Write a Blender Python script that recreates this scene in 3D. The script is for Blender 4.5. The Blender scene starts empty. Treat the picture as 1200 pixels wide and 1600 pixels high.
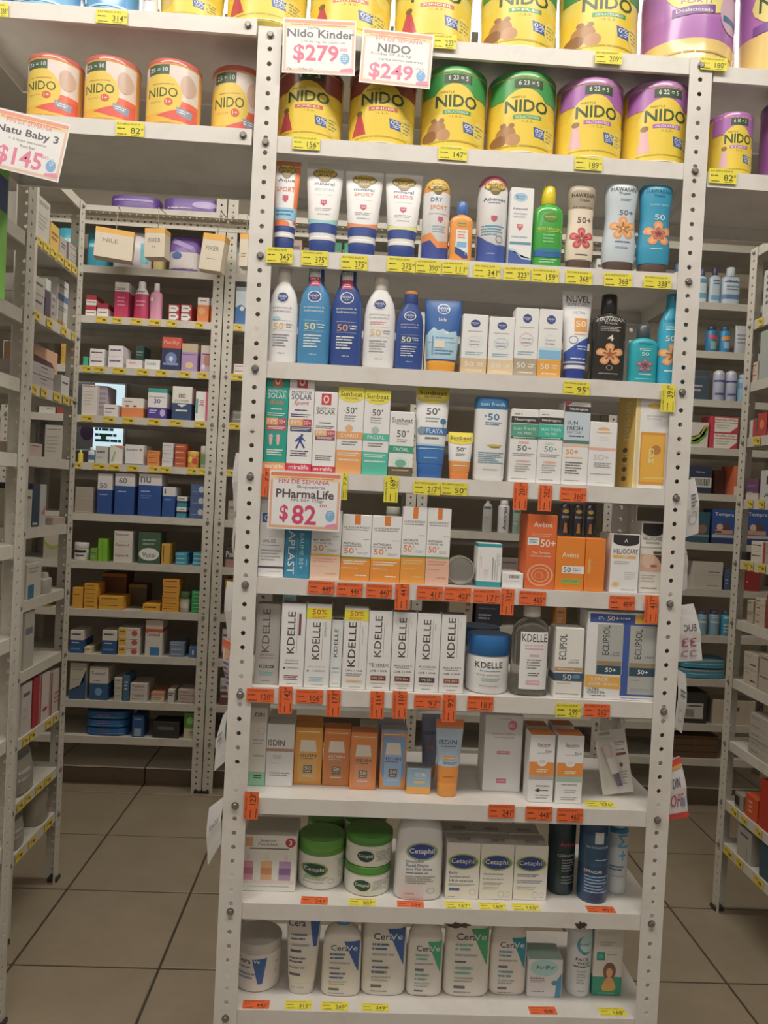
import bpy, math, random, bmesh
from mathutils import Vector, Matrix, Euler
random.seed(7)
PI = math.pi
SC = bpy.context.scene
COL = SC.collection

# ------------------------------------------------------------ camera
FPX, YAW, PITCH, ROLL = 1195.77, .0373, -.0218, .0496
CAM = Vector((-.2074, -1.4585, 1.33))
fw = Vector((math.sin(YAW)*math.cos(PITCH), math.cos(YAW)*math.cos(PITCH), math.sin(PITCH)))
rt = Vector((math.cos(YAW), -math.sin(YAW), 0))
up = rt.cross(fw)
R_ = rt*math.cos(ROLL) + up*math.sin(ROLL)
U_ = -rt*math.sin(ROLL) + up*math.cos(ROLL)
cd = bpy.data.cameras.new('camera'); cam = bpy.data.objects.new('camera', cd); COL.objects.link(cam)
M = Matrix(((R_.x, U_.x, -fw.x, CAM.x), (R_.y, U_.y, -fw.y, CAM.y), (R_.z, U_.z, -fw.z, CAM.z), (0, 0, 0, 1)))
cam.matrix_world = M
cd.sensor_fit = 'VERTICAL'; cd.sensor_height = 36; cd.sensor_width = 27
cd.lens = FPX/1600*36; cd.clip_start = .05
SC.camera = cam

# ------------------------------------------------------------ world, lights, exposure
w = bpy.data.worlds.new('world'); SC.world = w; w.use_nodes = True
w.node_tree.nodes['Background'].inputs[0].default_value = (1.0, .91, .80, 1)
w.node_tree.nodes['Background'].inputs[1].default_value = .24
def area(name, loc, sx, sy, power, col=(1, .93, .83)):
    l = bpy.data.lights.new(name, 'AREA'); l.shape = 'RECTANGLE'; l.size = sx; l.size_y = sy
    l.energy = power; l.color = col
    o = bpy.data.objects.new(name, l); o.location = loc; COL.objects.link(o)
    return o
LAMPS = [(-.3, -.75, 2.93, 2.4, .30, 30), (-.3, -2.2, 2.93, 2.4, .3, 8), (-.3, 1.10, 2.93, 3.0, .22, 20)]
for x, y, z, sx, sy, p in LAMPS:
    area('lamp_light', (x, y, z-.03), sx, sy, p)
vs = SC.view_settings
SC.display_settings.display_device = 'sRGB'
vs.view_transform = 'Standard'; vs.look = 'None'; vs.gamma = 1; vs.exposure = .04; vs.use_curve_mapping = False

# ------------------------------------------------------------ pixel helpers (photo 1200x1600)
def ray(x, y): return fw*FPX + R_*(x-600) - U_*(y-800)
def on(x, y, ax, v):
    d = ray(x, y); t = (v-CAM[ax])/d[ax]
    return CAM + d*t
def solve(px, py, P, ax, use='x'):
    """world coordinate along axis AX of a point otherwise at P that is seen at column px / row py"""
    e = Vector((0, 0, 0)); e[ax] = 1; P = Vector(P); P[ax] = 0; d = P-CAM
    if use == 'x': a, b = R_, px-600
    else: a, b = -U_, py-800
    # b*(d+e t).fw = F*(d+e t).a
    return (b*d.dot(fw)-FPX*d.dot(a))/(FPX*e.dot(a)-b*e.dot(fw))

# ------------------------------------------------------------ materials
def lin(c): return c/12.92 if c <= .04045 else ((c+.055)/1.055)**2.4
def rgb(h):
    if len(h) == 3: h = ''.join(c*2 for c in h)
    return [int(h[i:i+2], 16)/255 for i in (0, 2, 4)]
MATS = {}
ALB = .80
def mat(h, fin='c'):
    k = (h, fin)
    if k in MATS: return MATS[k]
    m = bpy.data.materials.new('paint_'+h+'_'+fin); m.use_nodes = True
    nt = m.node_tree; b = nt.nodes['Principled BSDF']
    c = rgb(h); g_ = .3*c[0]+.59*c[1]+.11*c[2]; c = [.025+.955*(v*.88+g_*.12) for v in c]; c = [min(.86, lin(v)/ALB) for v in c]
    tc = nt.nodes.new('ShaderNodeTexCoord'); nz = nt.nodes.new('ShaderNodeTexNoise')
    nz.inputs['Scale'].default_value = 22; nz.inputs['Detail'].default_value = 2
    mx = nt.nodes.new('ShaderNodeMix'); mx.data_type = 'RGBA'
    amt = {'c': .05, 'p': .04, 'g': .02, 'm': .06, 't': .0, 's': .10}.get(fin, .04)
    mx.inputs['A'].default_value = [v*(1-amt) for v in c]+[1]
    mx.inputs['B'].default_value = [min(.92, v*(1+amt)) for v in c]+[1]
    nt.links.new(tc.outputs['Object'], nz.inputs['Vector'])
    nt.links.new(nz.outputs['Fac'], mx.inputs['Factor'])
    nt.links.new(mx.outputs['Result'], b.inputs['Base Color'])
    b.inputs['Roughness'].default_value = {'c': .48, 'p': .3, 'g': .22, 'm': .3, 't': .1, 's': .42}.get(fin, .5)
    if fin == 'm': b.inputs['Metallic'].default_value = .85
    if fin == 'g': b.inputs['Coat Weight'].default_value = .25
    if fin == 't':
        b.inputs['Transmission Weight'].default_value = .85; b.inputs['IOR'].default_value = 1.15
    if fin == 'w':   # thin clear wrap
        b.inputs['Alpha'].default_value = .10
    MATS[k] = m
    return m
def node_mat(name, build):
    m = bpy.data.materials.new(name); m.use_nodes = True
    build(m.node_tree, m.node_tree.nodes['Principled BSDF']); return m
def metal_paint(base, dirt, rough=.4, scale=9.0):
    def b(nt, p):
        tc = nt.nodes.new('ShaderNodeTexCoord'); n1 = nt.nodes.new('ShaderNodeTexNoise'); n1.inputs['Scale'].default_value = scale
        n1.inputs['Detail'].default_value = 6; n1.inputs['Roughness'].default_value = .65
        r = nt.nodes.new('ShaderNodeValToRGB'); r.color_ramp.elements[0].position = .28; r.color_ramp.elements[1].position = .52
        r.color_ramp.elements[0].color = (*dirt, 1); r.color_ramp.elements[1].color = (*base, 1)
        n2 = nt.nodes.new('ShaderNodeTexNoise'); n2.inputs['Scale'].default_value = 160
        bp = nt.nodes.new('ShaderNodeBump'); bp.inputs['Strength'].default_value = .06; bp.inputs['Distance'].default_value = .002
        nt.links.new(tc.outputs['Object'], n1.inputs['Vector']); nt.links.new(tc.outputs['Object'], n2.inputs['Vector'])
        nt.links.new(n1.outputs['Fac'], r.inputs['Fac']); nt.links.new(r.outputs['Color'], p.inputs['Base Color'])
        nt.links.new(n2.outputs['Fac'], bp.inputs['Height']); nt.links.new(bp.outputs['Normal'], p.inputs['Normal'])
        p.inputs['Roughness'].default_value = rough
    return b
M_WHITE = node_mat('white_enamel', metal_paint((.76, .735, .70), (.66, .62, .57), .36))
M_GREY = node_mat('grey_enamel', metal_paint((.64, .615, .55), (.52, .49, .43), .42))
M_BOLT = node_mat('bolt_steel', metal_paint((.30, .28, .26), (.15, .13, .12), .4, 60))
M_BOLT.node_tree.nodes['Principled BSDF'].inputs['Metallic'].default_value = .7
def tilemat(nt, p):
    tc = nt.nodes.new('ShaderNodeTexCoord'); oi = nt.nodes.new('ShaderNodeObjectInfo')
    n1 = nt.nodes.new('ShaderNodeTexNoise'); n1.inputs['Scale'].default_value = 5; n1.inputs['Detail'].default_value = 8; n1.inputs['Roughness'].default_value = .7
    n1.noise_dimensions = '4D'
    r = nt.nodes.new('ShaderNodeValToRGB')
    r.color_ramp.elements[0].position = .3; r.color_ramp.elements[1].position = .72
    r.color_ramp.elements[0].color = (.27, .22, .155, 1); r.color_ramp.elements[1].color = (.345, .285, .205, 1)
    mr = nt.nodes.new('ShaderNodeMath'); mr.operation = 'MULTIPLY'; mr.inputs[1].default_value = 20
    nt.links.new(oi.outputs['Random'], mr.inputs[0]); nt.links.new(mr.outputs[0], n1.inputs['W'])
    nt.links.new(tc.outputs['Object'], n1.inputs['Vector']); nt.links.new(n1.outputs['Fac'], r.inputs['Fac'])
    nt.links.new(r.outputs['Color'], p.inputs['Base Color']); p.inputs['Roughness'].default_value = .33
M_TILE = node_mat('ceramic_tile', tilemat)
M_GROUT = node_mat('grout', metal_paint((.07, .055, .04), (.04, .03, .025), .9, 30))
M_WALL = node_mat('brown_wall', metal_paint((.56, .50, .42), (.47, .42, .35), .8, 3))
M_CEIL = node_mat('ceiling_paint', metal_paint((.75, .73, .70), (.68, .66, .62), .8, 2))
def emis(name, c, s):
    def b(nt, p):
        p.inputs['Base Color'].default_value = (*c, 1); p.inputs['Emission Color'].default_value = (*c, 1)
        p.inputs['Emission Strength'].default_value = s
    return node_mat(name, b)

# ------------------------------------------------------------ mesh helpers
class MB:
    def __init__(s): s.v = []; s.f = []; s.m = []; s.mats = []
    def mi(s, m):
        if m not in s.mats: s.mats.append(m)
        return s.mats.index(m)
    def face(s, pts, m=None):
        b = len(s.v); s.v += [tuple(p) for p in pts]; s.f.append(tuple(range(b, b+len(pts)))); s.m.append(s.mi(m))
    def box(s, x0, y0, z0, x1, y1, z1, m=None):
        b = len(s.v)
        s.v += [(x0, y0, z0), (x1, y0, z0), (x1, y1, z0), (x0, y1, z0), (x0, y0, z1), (x1, y0, z1), (x1, y1, z1), (x0, y1, z1)]
        for q in ((0, 3, 2, 1), (4, 5, 6, 7), (0, 1, 5, 4), (1, 2, 6, 5), (2, 3, 7, 6), (3, 0, 4, 7)):
            s.f.append(tuple(b+i for i in q)); s.m.append(s.mi(m))
    def rings(s, rs, m, cap0=True, cap1=True):
        """rs: list of point lists of equal length, bottom to top, counter-clockwise seen from above; m: material or one per gap"""
        n = len(rs[0]); b = len(s.v)
        for r in rs: s.v += [tuple(p) for p in r]
        for k in range(len(rs)-1):
            mm = m[k] if isinstance(m, list) else m
            for i in range(n):
                j = (i+1) % n
                s.f.append((b+k*n+i, b+k*n+j, b+(k+1)*n+j, b+(k+1)*n+i)); s.m.append(s.mi(mm))
        m0 = m[0] if isinstance(m, list) else m; m1 = m[-1] if isinstance(m, list) else m
        if cap0: s.f.append(tuple(b+i for i in reversed(range(n)))); s.m.append(s.mi(m0))
        if cap1: s.f.append(tuple(b+(len(rs)-1)*n+i for i in range(n))); s.m.append(s.mi(m1))
    def mesh(s, name, smooth=0):
        me = bpy.data.meshes.new(name); me.from_pydata(s.v, [], s.f)
        for m in s.mats: me.materials.append(m)
        if len(s.mats) > 1: me.polygons.foreach_set('material_index', s.m)
        if smooth:
            me.polygons.foreach_set('use_smooth', [True]*len(s.f)); me.update()
            me.set_sharp_from_angle(angle=math.radians(smooth))
        me.update(); return me
def link(name, data, parent=None, loc=(0, 0, 0), rot=(0, 0, 0)):
    o = bpy.data.objects.new(name, data); COL.objects.link(o)
    if parent: o.parent = parent
    o.location = loc; o.rotation_euler = rot; return o
LABELS = {}
def thing(name, label, cat, loc=(0, 0, 0), rotz=0, group=None, kind=None, data=None):
    o = link(name, data, None, loc, (0, 0, rotz))
    if label: o['label'] = label
    if cat: o['category'] = cat
    if group: o['group'] = group
    if kind: o['kind'] = kind
    if label:
        if label in LABELS: print('DUPLABEL', label)
        if not 4 <= len(label.split()) <= 16: print('LABELLEN', len(label.split()), label)
        LABELS[label] = 1
    return o

# ------------------------------------------------------------ text (flat print) cache
TXT = {}
def text_geo(s, bold=.012, shear=0.0):
    k = (s, bold, shear)
    if k in TXT: return TXT[k]
    res = []
    for bo in ((0, bold) if bold else (0,)):     # fatten strokes only where the outline does not fold over itself
        c = bpy.data.curves.new('t', 'FONT'); c.body = s; c.resolution_u = 2; c.offset = bo; c.shear = shear
        c.dimensions = '2D'; c.fill_mode = 'FRONT'
        o = bpy.data.objects.new('t', c); me = bpy.data.meshes.new_from_object(o)
        res.append(([(v.co.x, v.co.y) for v in me.vertices], [tuple(p.vertices) for p in me.polygons if p.area > 2e-6], len(me.polygons)))
        bpy.data.objects.remove(o); bpy.data.meshes.remove(me); bpy.data.curves.remove(c)
    vs_, fs, _ = res[-1] if res[-1][2] == res[0][2] else res[0]
    if vs_:
        x0 = min(v[0] for v in vs_); x1 = max(v[0] for v in vs_); y0 = min(v[1] for v in vs_); y1 = max(v[1] for v in vs_)
        vs_ = [((x-x0)/(x1-x0+1e-9)-.5, (y-y0)/(y1-y0+1e-9)-.5) for x, y in vs_]
    TXT[k] = (vs_, fs); return TXT[k]

def art_mesh(name, art, surf, W, H, curved, fin='c', step=.00008, off0=.0002, fine=.055):
    """art: ';'-separated ops in 0..1 coordinates (x right, y down) mapped by surf(x01, z, off) on the front"""
    mb = MB(); seen = []
    def P(x, y, o): return surf(min(.985, max(.015, x)) if curved else min(.998, max(.002, x)), (1-y)*H, o)
    def ang(x): return math.asin(max(-.985, min(.985, (x-.5)*1.97)))/1.97
    def tri(a, b, c, o, m, dep=0):
        A_ = [ang(a[0]), ang(b[0]), ang(c[0])]; e = max(A_)-min(A_) if curved else 0; ey = max(abs(a[1]-b[1]), abs(b[1]-c[1]), abs(c[1]-a[1]))
        if curved and dep < 11 and (e > fine or (curved == 2 and ey > fine*1.3)):
            q = .5 if curved == 2 else .08
            L = [(abs(A_[i]-A_[j])+q*abs(t1[1]-t2[1]), t1, t2, t3) for i, j, t1, t2, t3 in ((0, 1, a, b, c), (1, 2, b, c, a), (2, 0, c, a, b))]
            _, p, q, r = max(L, key=lambda t: t[0]); m_ = ((p[0]+q[0])/2, (p[1]+q[1])/2)
            tri(p, m_, r, o, m, dep+1); tri(m_, q, r, o, m, dep+1)
        else: mb.face([P(*a, o), P(*b, o), P(*c, o)], m)
    def grid(x0, y0, x1, y1, o, m):
        nx = max(1, int(abs(ang(x1)-ang(x0))/fine+.9)) if curved else 1
        def gx(i):
            if not curved or i in (0, nx): return x0 if i == 0 else x1 if i == nx else x0+(x1-x0)*i/nx
            return math.sin((ang(x0)+(ang(x1)-ang(x0))*i/nx)*1.97)/1.97+.5
        ny = max(1, int(abs(y1-y0)/fine*.8+.9)) if curved == 2 else 1
        b = len(mb.v)
        for j in range(ny+1):
            for i in range(nx+1):
                mb.v.append(tuple(P(gx(i), y1+(y0-y1)*j/ny, o)))
        for j in range(ny):
            for i in range(nx):
                a = b+j*(nx+1)+i
                mb.f.append((a, a+1, a+nx+2, a+nx+1)); mb.m.append(mb.mi(m))
    for op in art.split(';'):
        op = op.strip()
        if not op: continue
        k = op[0]
        if k == 't': q = list(map(float, op.split('|')[2].split()[:4])); bbx = (q[0]-abs(q[2])/2, q[1]-q[3]/2, q[0]+abs(q[2])/2, q[1]+q[3]/2)
        else:
            q = list(map(float, op.split()[1:-1]))
            bbx = (q[0]-q[2], q[1]-q[3], q[0]+q[2], q[1]+q[3]) if k in 'eof' else (min(q[0::2]), min(q[1::2]), max(q[0::2]), max(q[1::2])) if k == 'p' else tuple(q[:4])
        lay = 1+max([l_ for b_, l_ in seen if b_[0] < bbx[2] and b_[2] > bbx[0] and b_[1] < bbx[3] and b_[3] > bbx[1]] or [-1]); seen.append((bbx, lay))
        o = off0+lay*step
        if k == 't':
            _, s, rest = op.split('|'); a = rest.split()
            cx, cy, tw, th = map(float, a[:4]); m = mat(a[4], fin); rot = float(a[5]) if len(a) > 5 else 0
            hand = len(a) > 6
            vs_, fs = text_geo(s, .022 if hand and a[6] == 'b' else .006, .25 if hand and a[6] == 'i' else 0)
            W2 = []; b = len(mb.v); ca, sa = math.cos(math.radians(rot)), math.sin(math.radians(rot))
            for x, y in vs_:
                if rot in (90, -90):
                    X, Y = x*th*H, y*tw*W     # text run along the height: w,h given as seen
                    X, Y = X*ca-Y*sa, X*sa+Y*ca
                else:
                    X, Y = x*tw*W, y*th*H
                    X, Y = X*ca-Y*sa, X*sa+Y*ca
                W2.append((cx+X/W, cy-Y/H))
            if curved:
                for f in fs: tri(W2[f[0]], W2[f[1]], W2[f[2]], o, m)
            else:
                for p in W2: mb.v.append(tuple(P(*p, o)))
                for f in fs: mb.f.append(tuple(b+i for i in f)); mb.m.append(mb.mi(m))
            continue
        a = op.split(); v = list(map(float, a[1:-1])) ; m = mat(a[-1], fin)
        if k == 'r': grid(*v, o, m)
        elif k == 'l':
            x0, y0, x1, y1, n = v; n = int(n); dy = (y1-y0)/n
            for i in range(n):
                e = x1-(x1-x0)*(.0, .12, .05, .3, .18)[i % 5]
                cuts = sorted([x0+(e-x0)*random.random() for _ in range(3)])
                xs = [x0]+cuts+[e]
                for q in range(4):
                    if xs[q+1]-xs[q] > .02:
                        grid(xs[q], y0+dy*(i+.15), xs[q+1]-.012, y0+dy*(i+.62), o, m)
        elif k in 'eo':
            cx, cy, rx, ry = v; N = 22
            pts = [P(cx+rx*math.cos(2*PI*i/N), cy-ry*math.sin(2*PI*i/N), o) for i in range(N)]
            if k == 'e':
                q = [(cx+rx*math.cos(2*PI*i/N), cy-ry*math.sin(2*PI*i/N)) for i in range(N)]
                for i in range(N): tri((cx, cy), q[i], q[(i+1) % N], o, m)
            else:
                q = [P(cx+.86*rx*math.cos(2*PI*i/N), cy-.86*ry*math.sin(2*PI*i/N), o) for i in range(N)]
                for i in range(N):
                    j = (i+1) % N; mb.face([q[i], pts[i], pts[j], q[j]], m)
        elif k == 'p':
            pts = [(v[i], v[i+1]) for i in range(0, len(v), 2)]
            # y-down, make counter-clockwise seen from front
            ar = sum(pts[i][0]*pts[(i+1) % len(pts)][1]-pts[(i+1) % len(pts)][0]*pts[i][1] for i in range(len(pts)))
            if ar > 0: pts.reverse()
            cx = sum(p[0] for p in pts)/len(pts); cy = sum(p[1] for p in pts)/len(pts)
            for i in range(len(pts)):
                p, q = pts[i], pts[(i+1) % len(pts)]
                tri((cx, cy), p, q, o, m)
        elif k == 'f':   # five-petal hibiscus with pale veins
            cx, cy, rx, ry = v[:4]; cc = rgb(a[-1]); dk = '%02x%02x%02x' % tuple(int(255*q*.72) for q in cc); lt = '%02x%02x%02x' % tuple(int(255*min(1, q*.8+.22)) for q in cc)
            for i in range(5):
                t = 2*PI*i/5+.35
                for q_, (rr, wd, m2) in enumerate(((1.0, .36, m), (.86, .20, mat(lt, fin)), (.55, .13, mat(dk, fin)))):
                    pts = []
                    for e_ in range(12):
                        u = 2*PI*e_/12; al = (.56+.44*math.cos(u))*rr; ac = wd*math.sin(u)*(.55+.6*al)+.05*math.sin(3*u)*wd
                        pts.append((cx+rx*(al*math.cos(t)-ac*math.sin(t)), cy-ry*(al*math.sin(t)+ac*math.cos(t))))
                    for e_ in range(1, 11): tri(pts[0], pts[e_], pts[e_+1], o+q_*.00008+i*.00002, m2)
        elif k == 'b':   # bar code
            x0, y0, x1, y1 = v; x = x0
            while x < x1:
                d = (x1-x0)*random.choice((.02, .03, .05)); grid(x, y0, min(x+d, x1), y1, o, m); x += d*2
    return mb.mesh(name)

# ------------------------------------------------------------ product shapes: parts = (name, colour index, rings (t, sx, sy, n))
R2 = 2.0
KINDS = {
 'can': [('tin_body', 0, [(0, .97, .97, 2), (.012, 1, 1, 2), (.03, .985, .985, 2), (.90, .985, .985, 2), (.915, 1, 1, 2), (.925, 1, 1, 2)]),
         ('plastic_lid', 1, [(.925, 1.0, 1.0, 2), (.985, 1.0, 1.0, 2), (1, .97, .97, 2), (1.0, .9, .9, 2), (.975, .88, .88, 2)])],
 'tube': [('flip_cap', 1, [(0, .66, .94, 2.4), (.015, .69, 1, 2.4), (.17, .72, 1, 2.4), (.18, .70, .97, 2.4)]),
          ('tube_body', 0, [(.18, .71, .97, 2.4), (.22, .735, .98, 2.4), (.45, .82, .80, 2.4), (.75, .94, .42, 2.6), (.90, .99, .14, 3), (.94, 1, .05, 4)]),
          ('crimp', 2, [(.94, 1, .05, 8), (1, 1, .05, 8)])],
 'spray': [('can_body', 0, [(0, .95, .95, 2), (.012, 1, 1, 2), (.80, 1, 1, 2), (.86, .97, .97, 2)]),
           ('dome_cap', 1, [(.86, .98, .98, 2), (.90, .93, .93, 2), (.94, .83, .83, 2), (.975, .62, .62, 2), (.995, .3, .3, 2), (1, .08, .08, 2)])],
 'shoulder': [('bottle_body', 0, [(0, .90, .9, 2.6), (.012, .96, .97, 2.6), (.05, 1, 1, 2.6), (.35, 1, 1, 2.4), (.58, .97, .97, 2.4), (.70, .86, .9, 2.3), (.78, .66, .8, 2.1), (.83, .50, .72, 2), (.845, .48, .70, 2)]),
              ('cap', 1, [(.845, .49, .72, 2), (.86, .50, .74, 2), (.98, .47, .70, 2), (1, .44, .66, 2)])],
 'wave': [('bottom_cap', 1, [(0, .80, .85, 2.4), (.01, .84, .9, 2.4), (.10, .88, .94, 2.4), (.11, .87, .93, 2.4)]),
          ('bottle_body', 0, [(.11, .93, .95, 2.5), (.14, .97, 1, 2.5), (.30, 1, 1, 2.5), (.48, .90, .94, 2.5), (.60, .86, .9, 2.5), (.75, .92, .94, 2.5), (.90, 1, 1, 2.5), (.96, .98, .95, 2.5), (.985, .90, .8, 2.5), (1, .70, .5, 2.5)])],
 'oval': [('bottle_body', 0, [(0, .86, .85, 3.2), (.012, .93, .94, 3.2), (.05, 1, 1, 3.2), (.62, .98, 1, 3.2), (.78, .93, .97, 3), (.87, .80, .9, 2.6), (.92, .55, .8, 2.2), (.94, .36, .68, 2), (.95, .33, .62, 2)]),
          ('cap', 1, [(.95, .34, .64, 2), (.955, .36, .68, 2), (.99, .35, .66, 2), (1, .32, .6, 2)])],
 'taper': [('flip_cap', 1, [(0, .70, .85, 2.6), (.012, .74, .9, 2.6), (.14, .78, .94, 2.6), (.15, .76, .92, 2.6)]),
          ('tube_body', 0, [(.15, .79, .95, 2.6), (.2, .82, 1, 2.6), (.55, .93, .9, 2.6), (.85, 1, .5, 3), (.97, 1, .15, 5), (1, 1, .08, 6)])],
 'neck': [('bottle_body', 0, [(0, .92, .9, 3), (.015, .98, .97, 3), (.04, 1, 1, 3), (.66, 1, 1, 3), (.71, .95, .97, 2.8), (.75, .75, .85, 2.4), (.77, .48, .7, 2), (.78, .44, .66, 2)]),
          ('cap', 1, [(.78, .46, .7, 2), (.79, .48, .74, 2), (.985, .45, .7, 2), (1, .40, .6, 2)])],
 'jar': [('jar_body', 0, [(0, .90, .9, 2), (.02, .96, .96, 2), (.07, 1, 1, 2), (.62, 1, 1, 2), (.66, .97, .97, 2)]),
         ('screw_lid', 1, [(.66, 1.0, 1.0, 2), (.67, 1.02, 1.02, 2), (.95, 1.02, 1.02, 2), (1, .98, .98, 2)])],
 'tub': [('jar_body', 0, [(0, .93, .93, 2), (.02, .98, .98, 2), (.05, 1, 1, 2), (.76, 1, 1, 2), (.78, .98, .98, 2)]),
         ('screw_lid', 1, [(.78, .99, .99, 2), (.79, 1.01, 1.01, 2), (.98, 1.01, 1.01, 2), (1, .98, .98, 2)])],
 'cylinder': [('bottle_body', 0, [(0, .93, .93, 2), (.01, .98, .98, 2), (.03, 1, 1, 2), (.80, 1, 1, 2), (.83, .94, .94, 2), (.85, .80, .80, 2), (.86, .66, .66, 2)]),
              ('cap', 1, [(.86, .74, .74, 2), (.87, .76, .76, 2), (.985, .74, .74, 2), (1, .68, .68, 2)])],
 'micellar': [('clear_bottle', 0, [(0, .90, .9, 2.6), (.012, .97, .97, 2.6), (.04, 1, 1, 2.6), (.66, 1, 1, 2.6), (.76, .93, .95, 2.4), (.82, .70, .8, 2.1), (.86, .42, .55, 2), (.88, .40, .52, 2)]),
              ('cap', 1, [(.88, .44, .58, 2), (.89, .46, .6, 2), (.99, .44, .58, 2), (1, .4, .54, 2)])],
 'slab': [('bottle_body', 0, [(0, .82, .9, 4), (.01, .88, .96, 4), (.04, .91, 1, 4), (.5, .95, 1, 4), (.9, .99, 1, 4), (.97, 1, .97, 4), (.99, .97, .9, 4), (1, .9, .7, 4)])],
 'pouch': [('pouch_body', 0, [(0, .94, .7, 4), (.04, .98, 1, 3), (.4, 1, 1, 2.6), (.75, .98, .7, 2.6), (.95, 1, .2, 4), (1, 1, .12, 5)])],
 'pack': [('pack_body', 0, [(0, .92, .8, 4), (.08, .98, 1, 3.4), (.5, 1, 1, 3.2), (.92, .98, .95, 3.4), (1, .90, .7, 4)])],
}
MESHES = {}
def ring(z, hw, hd, n, N):
    out = []
    for i in range(N):
        t = 2*PI*i/N; c, s = math.cos(t), math.sin(t)
        out.append((hw*math.copysign(abs(c)**(2/n), c), hd*math.copysign(abs(s)**(2/n), s), z))
    return out
def lerp_rings(rs, t):
    if t <= rs[0][0]: return rs[0]
    for a, b in zip(rs, rs[1:]):
        if a[0] <= t <= b[0] and b[0] > a[0]:
            f = (t-a[0])/(b[0]-a[0]); return tuple(a[i]+(b[i]-a[i])*f for i in range(4))
    return rs[-1]
BASEMAT = {}
def make_box(root, w_, d, h, cols, bands, top=None, fin='c', partname='carton', flap=True):
    bv = min(.0012, w_*.06, h*.06)
    def rg(z, i=0):
        X, Y = w_/2-i, d/2-i
        return [(-X+bv, -Y, z), (X-bv, -Y, z), (X, -Y+bv, z), (X, Y-bv, z), (X-bv, Y, z), (-X+bv, Y, z), (-X, Y-bv, z), (-X, -Y+bv, z)]
    zs = [0, bv*.6]+sorted({h*(1-b[1]) for b in bands} | {h*(1-b[0]) for b in bands} - {0, h})+[h-bv*.6, h]
    zs = sorted({z for z in zs if bv*.6 <= z <= h-bv*.6} | {0, h, bv*.6, h-bv*.6})
    rs = [rg(z, bv*.6 if z in (0, h) else 0) for z in zs]
    ms = []
    for a, b in zip(zs, zs[1:]):
        y = 1-(a+b)/2/h; c = cols[0]
        for b0, b1, cc in bands:
            if b0 <= y <= b1: c = cc
        ms.append(mat(c, fin))
    mb = MB(); mb.rings(rs, ms)
    link(partname, mb.mesh(partname), root)
    if flap:
        mf = MB(); i = min(.002, w_*.07)
        mf.box(-w_/2+i, -d/2+bv, h, w_/2-i, d/2-i*2, h+.0005, mat(top or (bands and ms and cols[0]) or cols[0], fin))
        link('tuck_flap', mf.mesh('tuck_flap'), root)
def make_product(root, kind, w_, d, h, cols, art, N=26, fin=None, label='printed_label'):
    """cols: [main, cap, third..., bands 'y0-y1:hex' ...]"""
    bands = []; cs = []
    for c in cols.split():
        if ':' in c:
            a, hx = c.split(':'); b0, b1 = a.split('-'); bands.append((float(b0), float(b1), hx))
        else: cs.append(c)
    if kind in ('box', 'boxn'):
        make_box(root, w_, d, h, cs, bands, cs[1] if len(cs) > 1 else None, fin or 'c', flap=(kind == 'box'))
        surf = lambda x, z, o: ((x-.5)*w_, -d/2-o, z); curved = 0
    else:
        allr = []
        for pn, ci, rs in KINDS[kind]:
            allr += rs
            c = cs[min(ci, len(cs)-1)]
            r2 = list(rs)
            if ci == 0 and bands:
                ts = {round(1-b[0], 4) for b in bands} | {round(1-b[1], 4) for b in bands}
                for t in ts:
                    if rs[0][0] < t < rs[-1][0] and all(abs(t-q[0]) > 1e-4 for q in r2):
                        r2.append((t,)+tuple(lerp_rings(rs, t)[1:]))
                r2.sort(key=lambda q: q[0]) if kind != 'can' or True else None
            ms = []
            for a, b in zip(r2, r2[1:]):
                y = 1-(a[0]+b[0])/2; cc = c
                if ci == 0:
                    for b0, b1, hx in bands:
                        if b0 <= y <= b1: cc = hx
                f_ = fin or ('g' if kind in ('can', 'spray') else 'p')
                if pn == 'clear_bottle': f_ = 't'
                ms.append(mat(cc, f_))
            mb = MB(); mb.rings([ring(t*h, sx*w_/2, sy*d/2, n, N) for t, sx, sy, n in r2], ms)
            link(pn, mb.mesh(pn, 50), root)
        prof = sorted(allr, key=lambda q: q[0]) if kind != 'can' else [(0, .987, .987, 2), (1, .987, .987, 2)]
        def surf(x, z, o):
            t, sx, sy, n = lerp_rings(prof, z/h)
            u = (x-.5)*2; X = u*w_/2
            q = min(.995, abs(X)/(sx*w_/2))
            y = (1-q**n)**(1/n)*sy*d/2
            if abs(X) > .995*sx*w_/2: X = math.copysign(.995*sx*w_/2, X)
            return (X*(1+o/(w_/2)), -y-o, z)
        curved = 2 if kind != 'can' and kind != 'jar' else 1
        if kind in ('can', 'cylinder', 'spray', 'tub', 'jar'):   # wrap print round the body instead of projecting it
            def surf(x, z, o):
                t, sx, sy, n = lerp_rings(prof, z/h); r = sx*w_/2+o
                a = math.asin(max(-1, min(1, (x-.5)*2*.985)))
                return (r*math.sin(a), -(sy*d/2+o)*math.cos(a), z)
    if art:
        link(label, art_mesh(label, art, surf, w_, h, curved, fin='c' if kind in ('box', 'boxn') else 'p', off0=.0002 if not curved else .0004 if N > 16 else .0009, step=.00008 if not curved else .00013, fine=.13 if N <= 16 else .034 if curved == 1 or kind in ('spray', 'cylinder', 'tub') else .05), root)
    return root

# ------------------------------------------------------------ setting
SH = [2.193, 1.994, 1.7834, 1.5721, 1.368, 1.163, .953, .7401, .5354, .3273]   # shelf heights of the near unit
HB = [2.50, 2.245, 2.033, 1.82, 1.61, 1.408, 1.19, .985, .78, .585, .385, .23] # racks behind
HL = [2.235, 2.015, 1.806, 1.597, 1.394, 1.186, .975, .77, .575, .39, .24]
HR = [2.2, 1.96, 1.758, 1.577, 1.375, 1.177, .98, .785, .578, .38, .238]
H1 = [2.1, 1.9, 1.72, 1.56, 1.385, 1.17, .95, .71, .45, .17]

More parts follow.
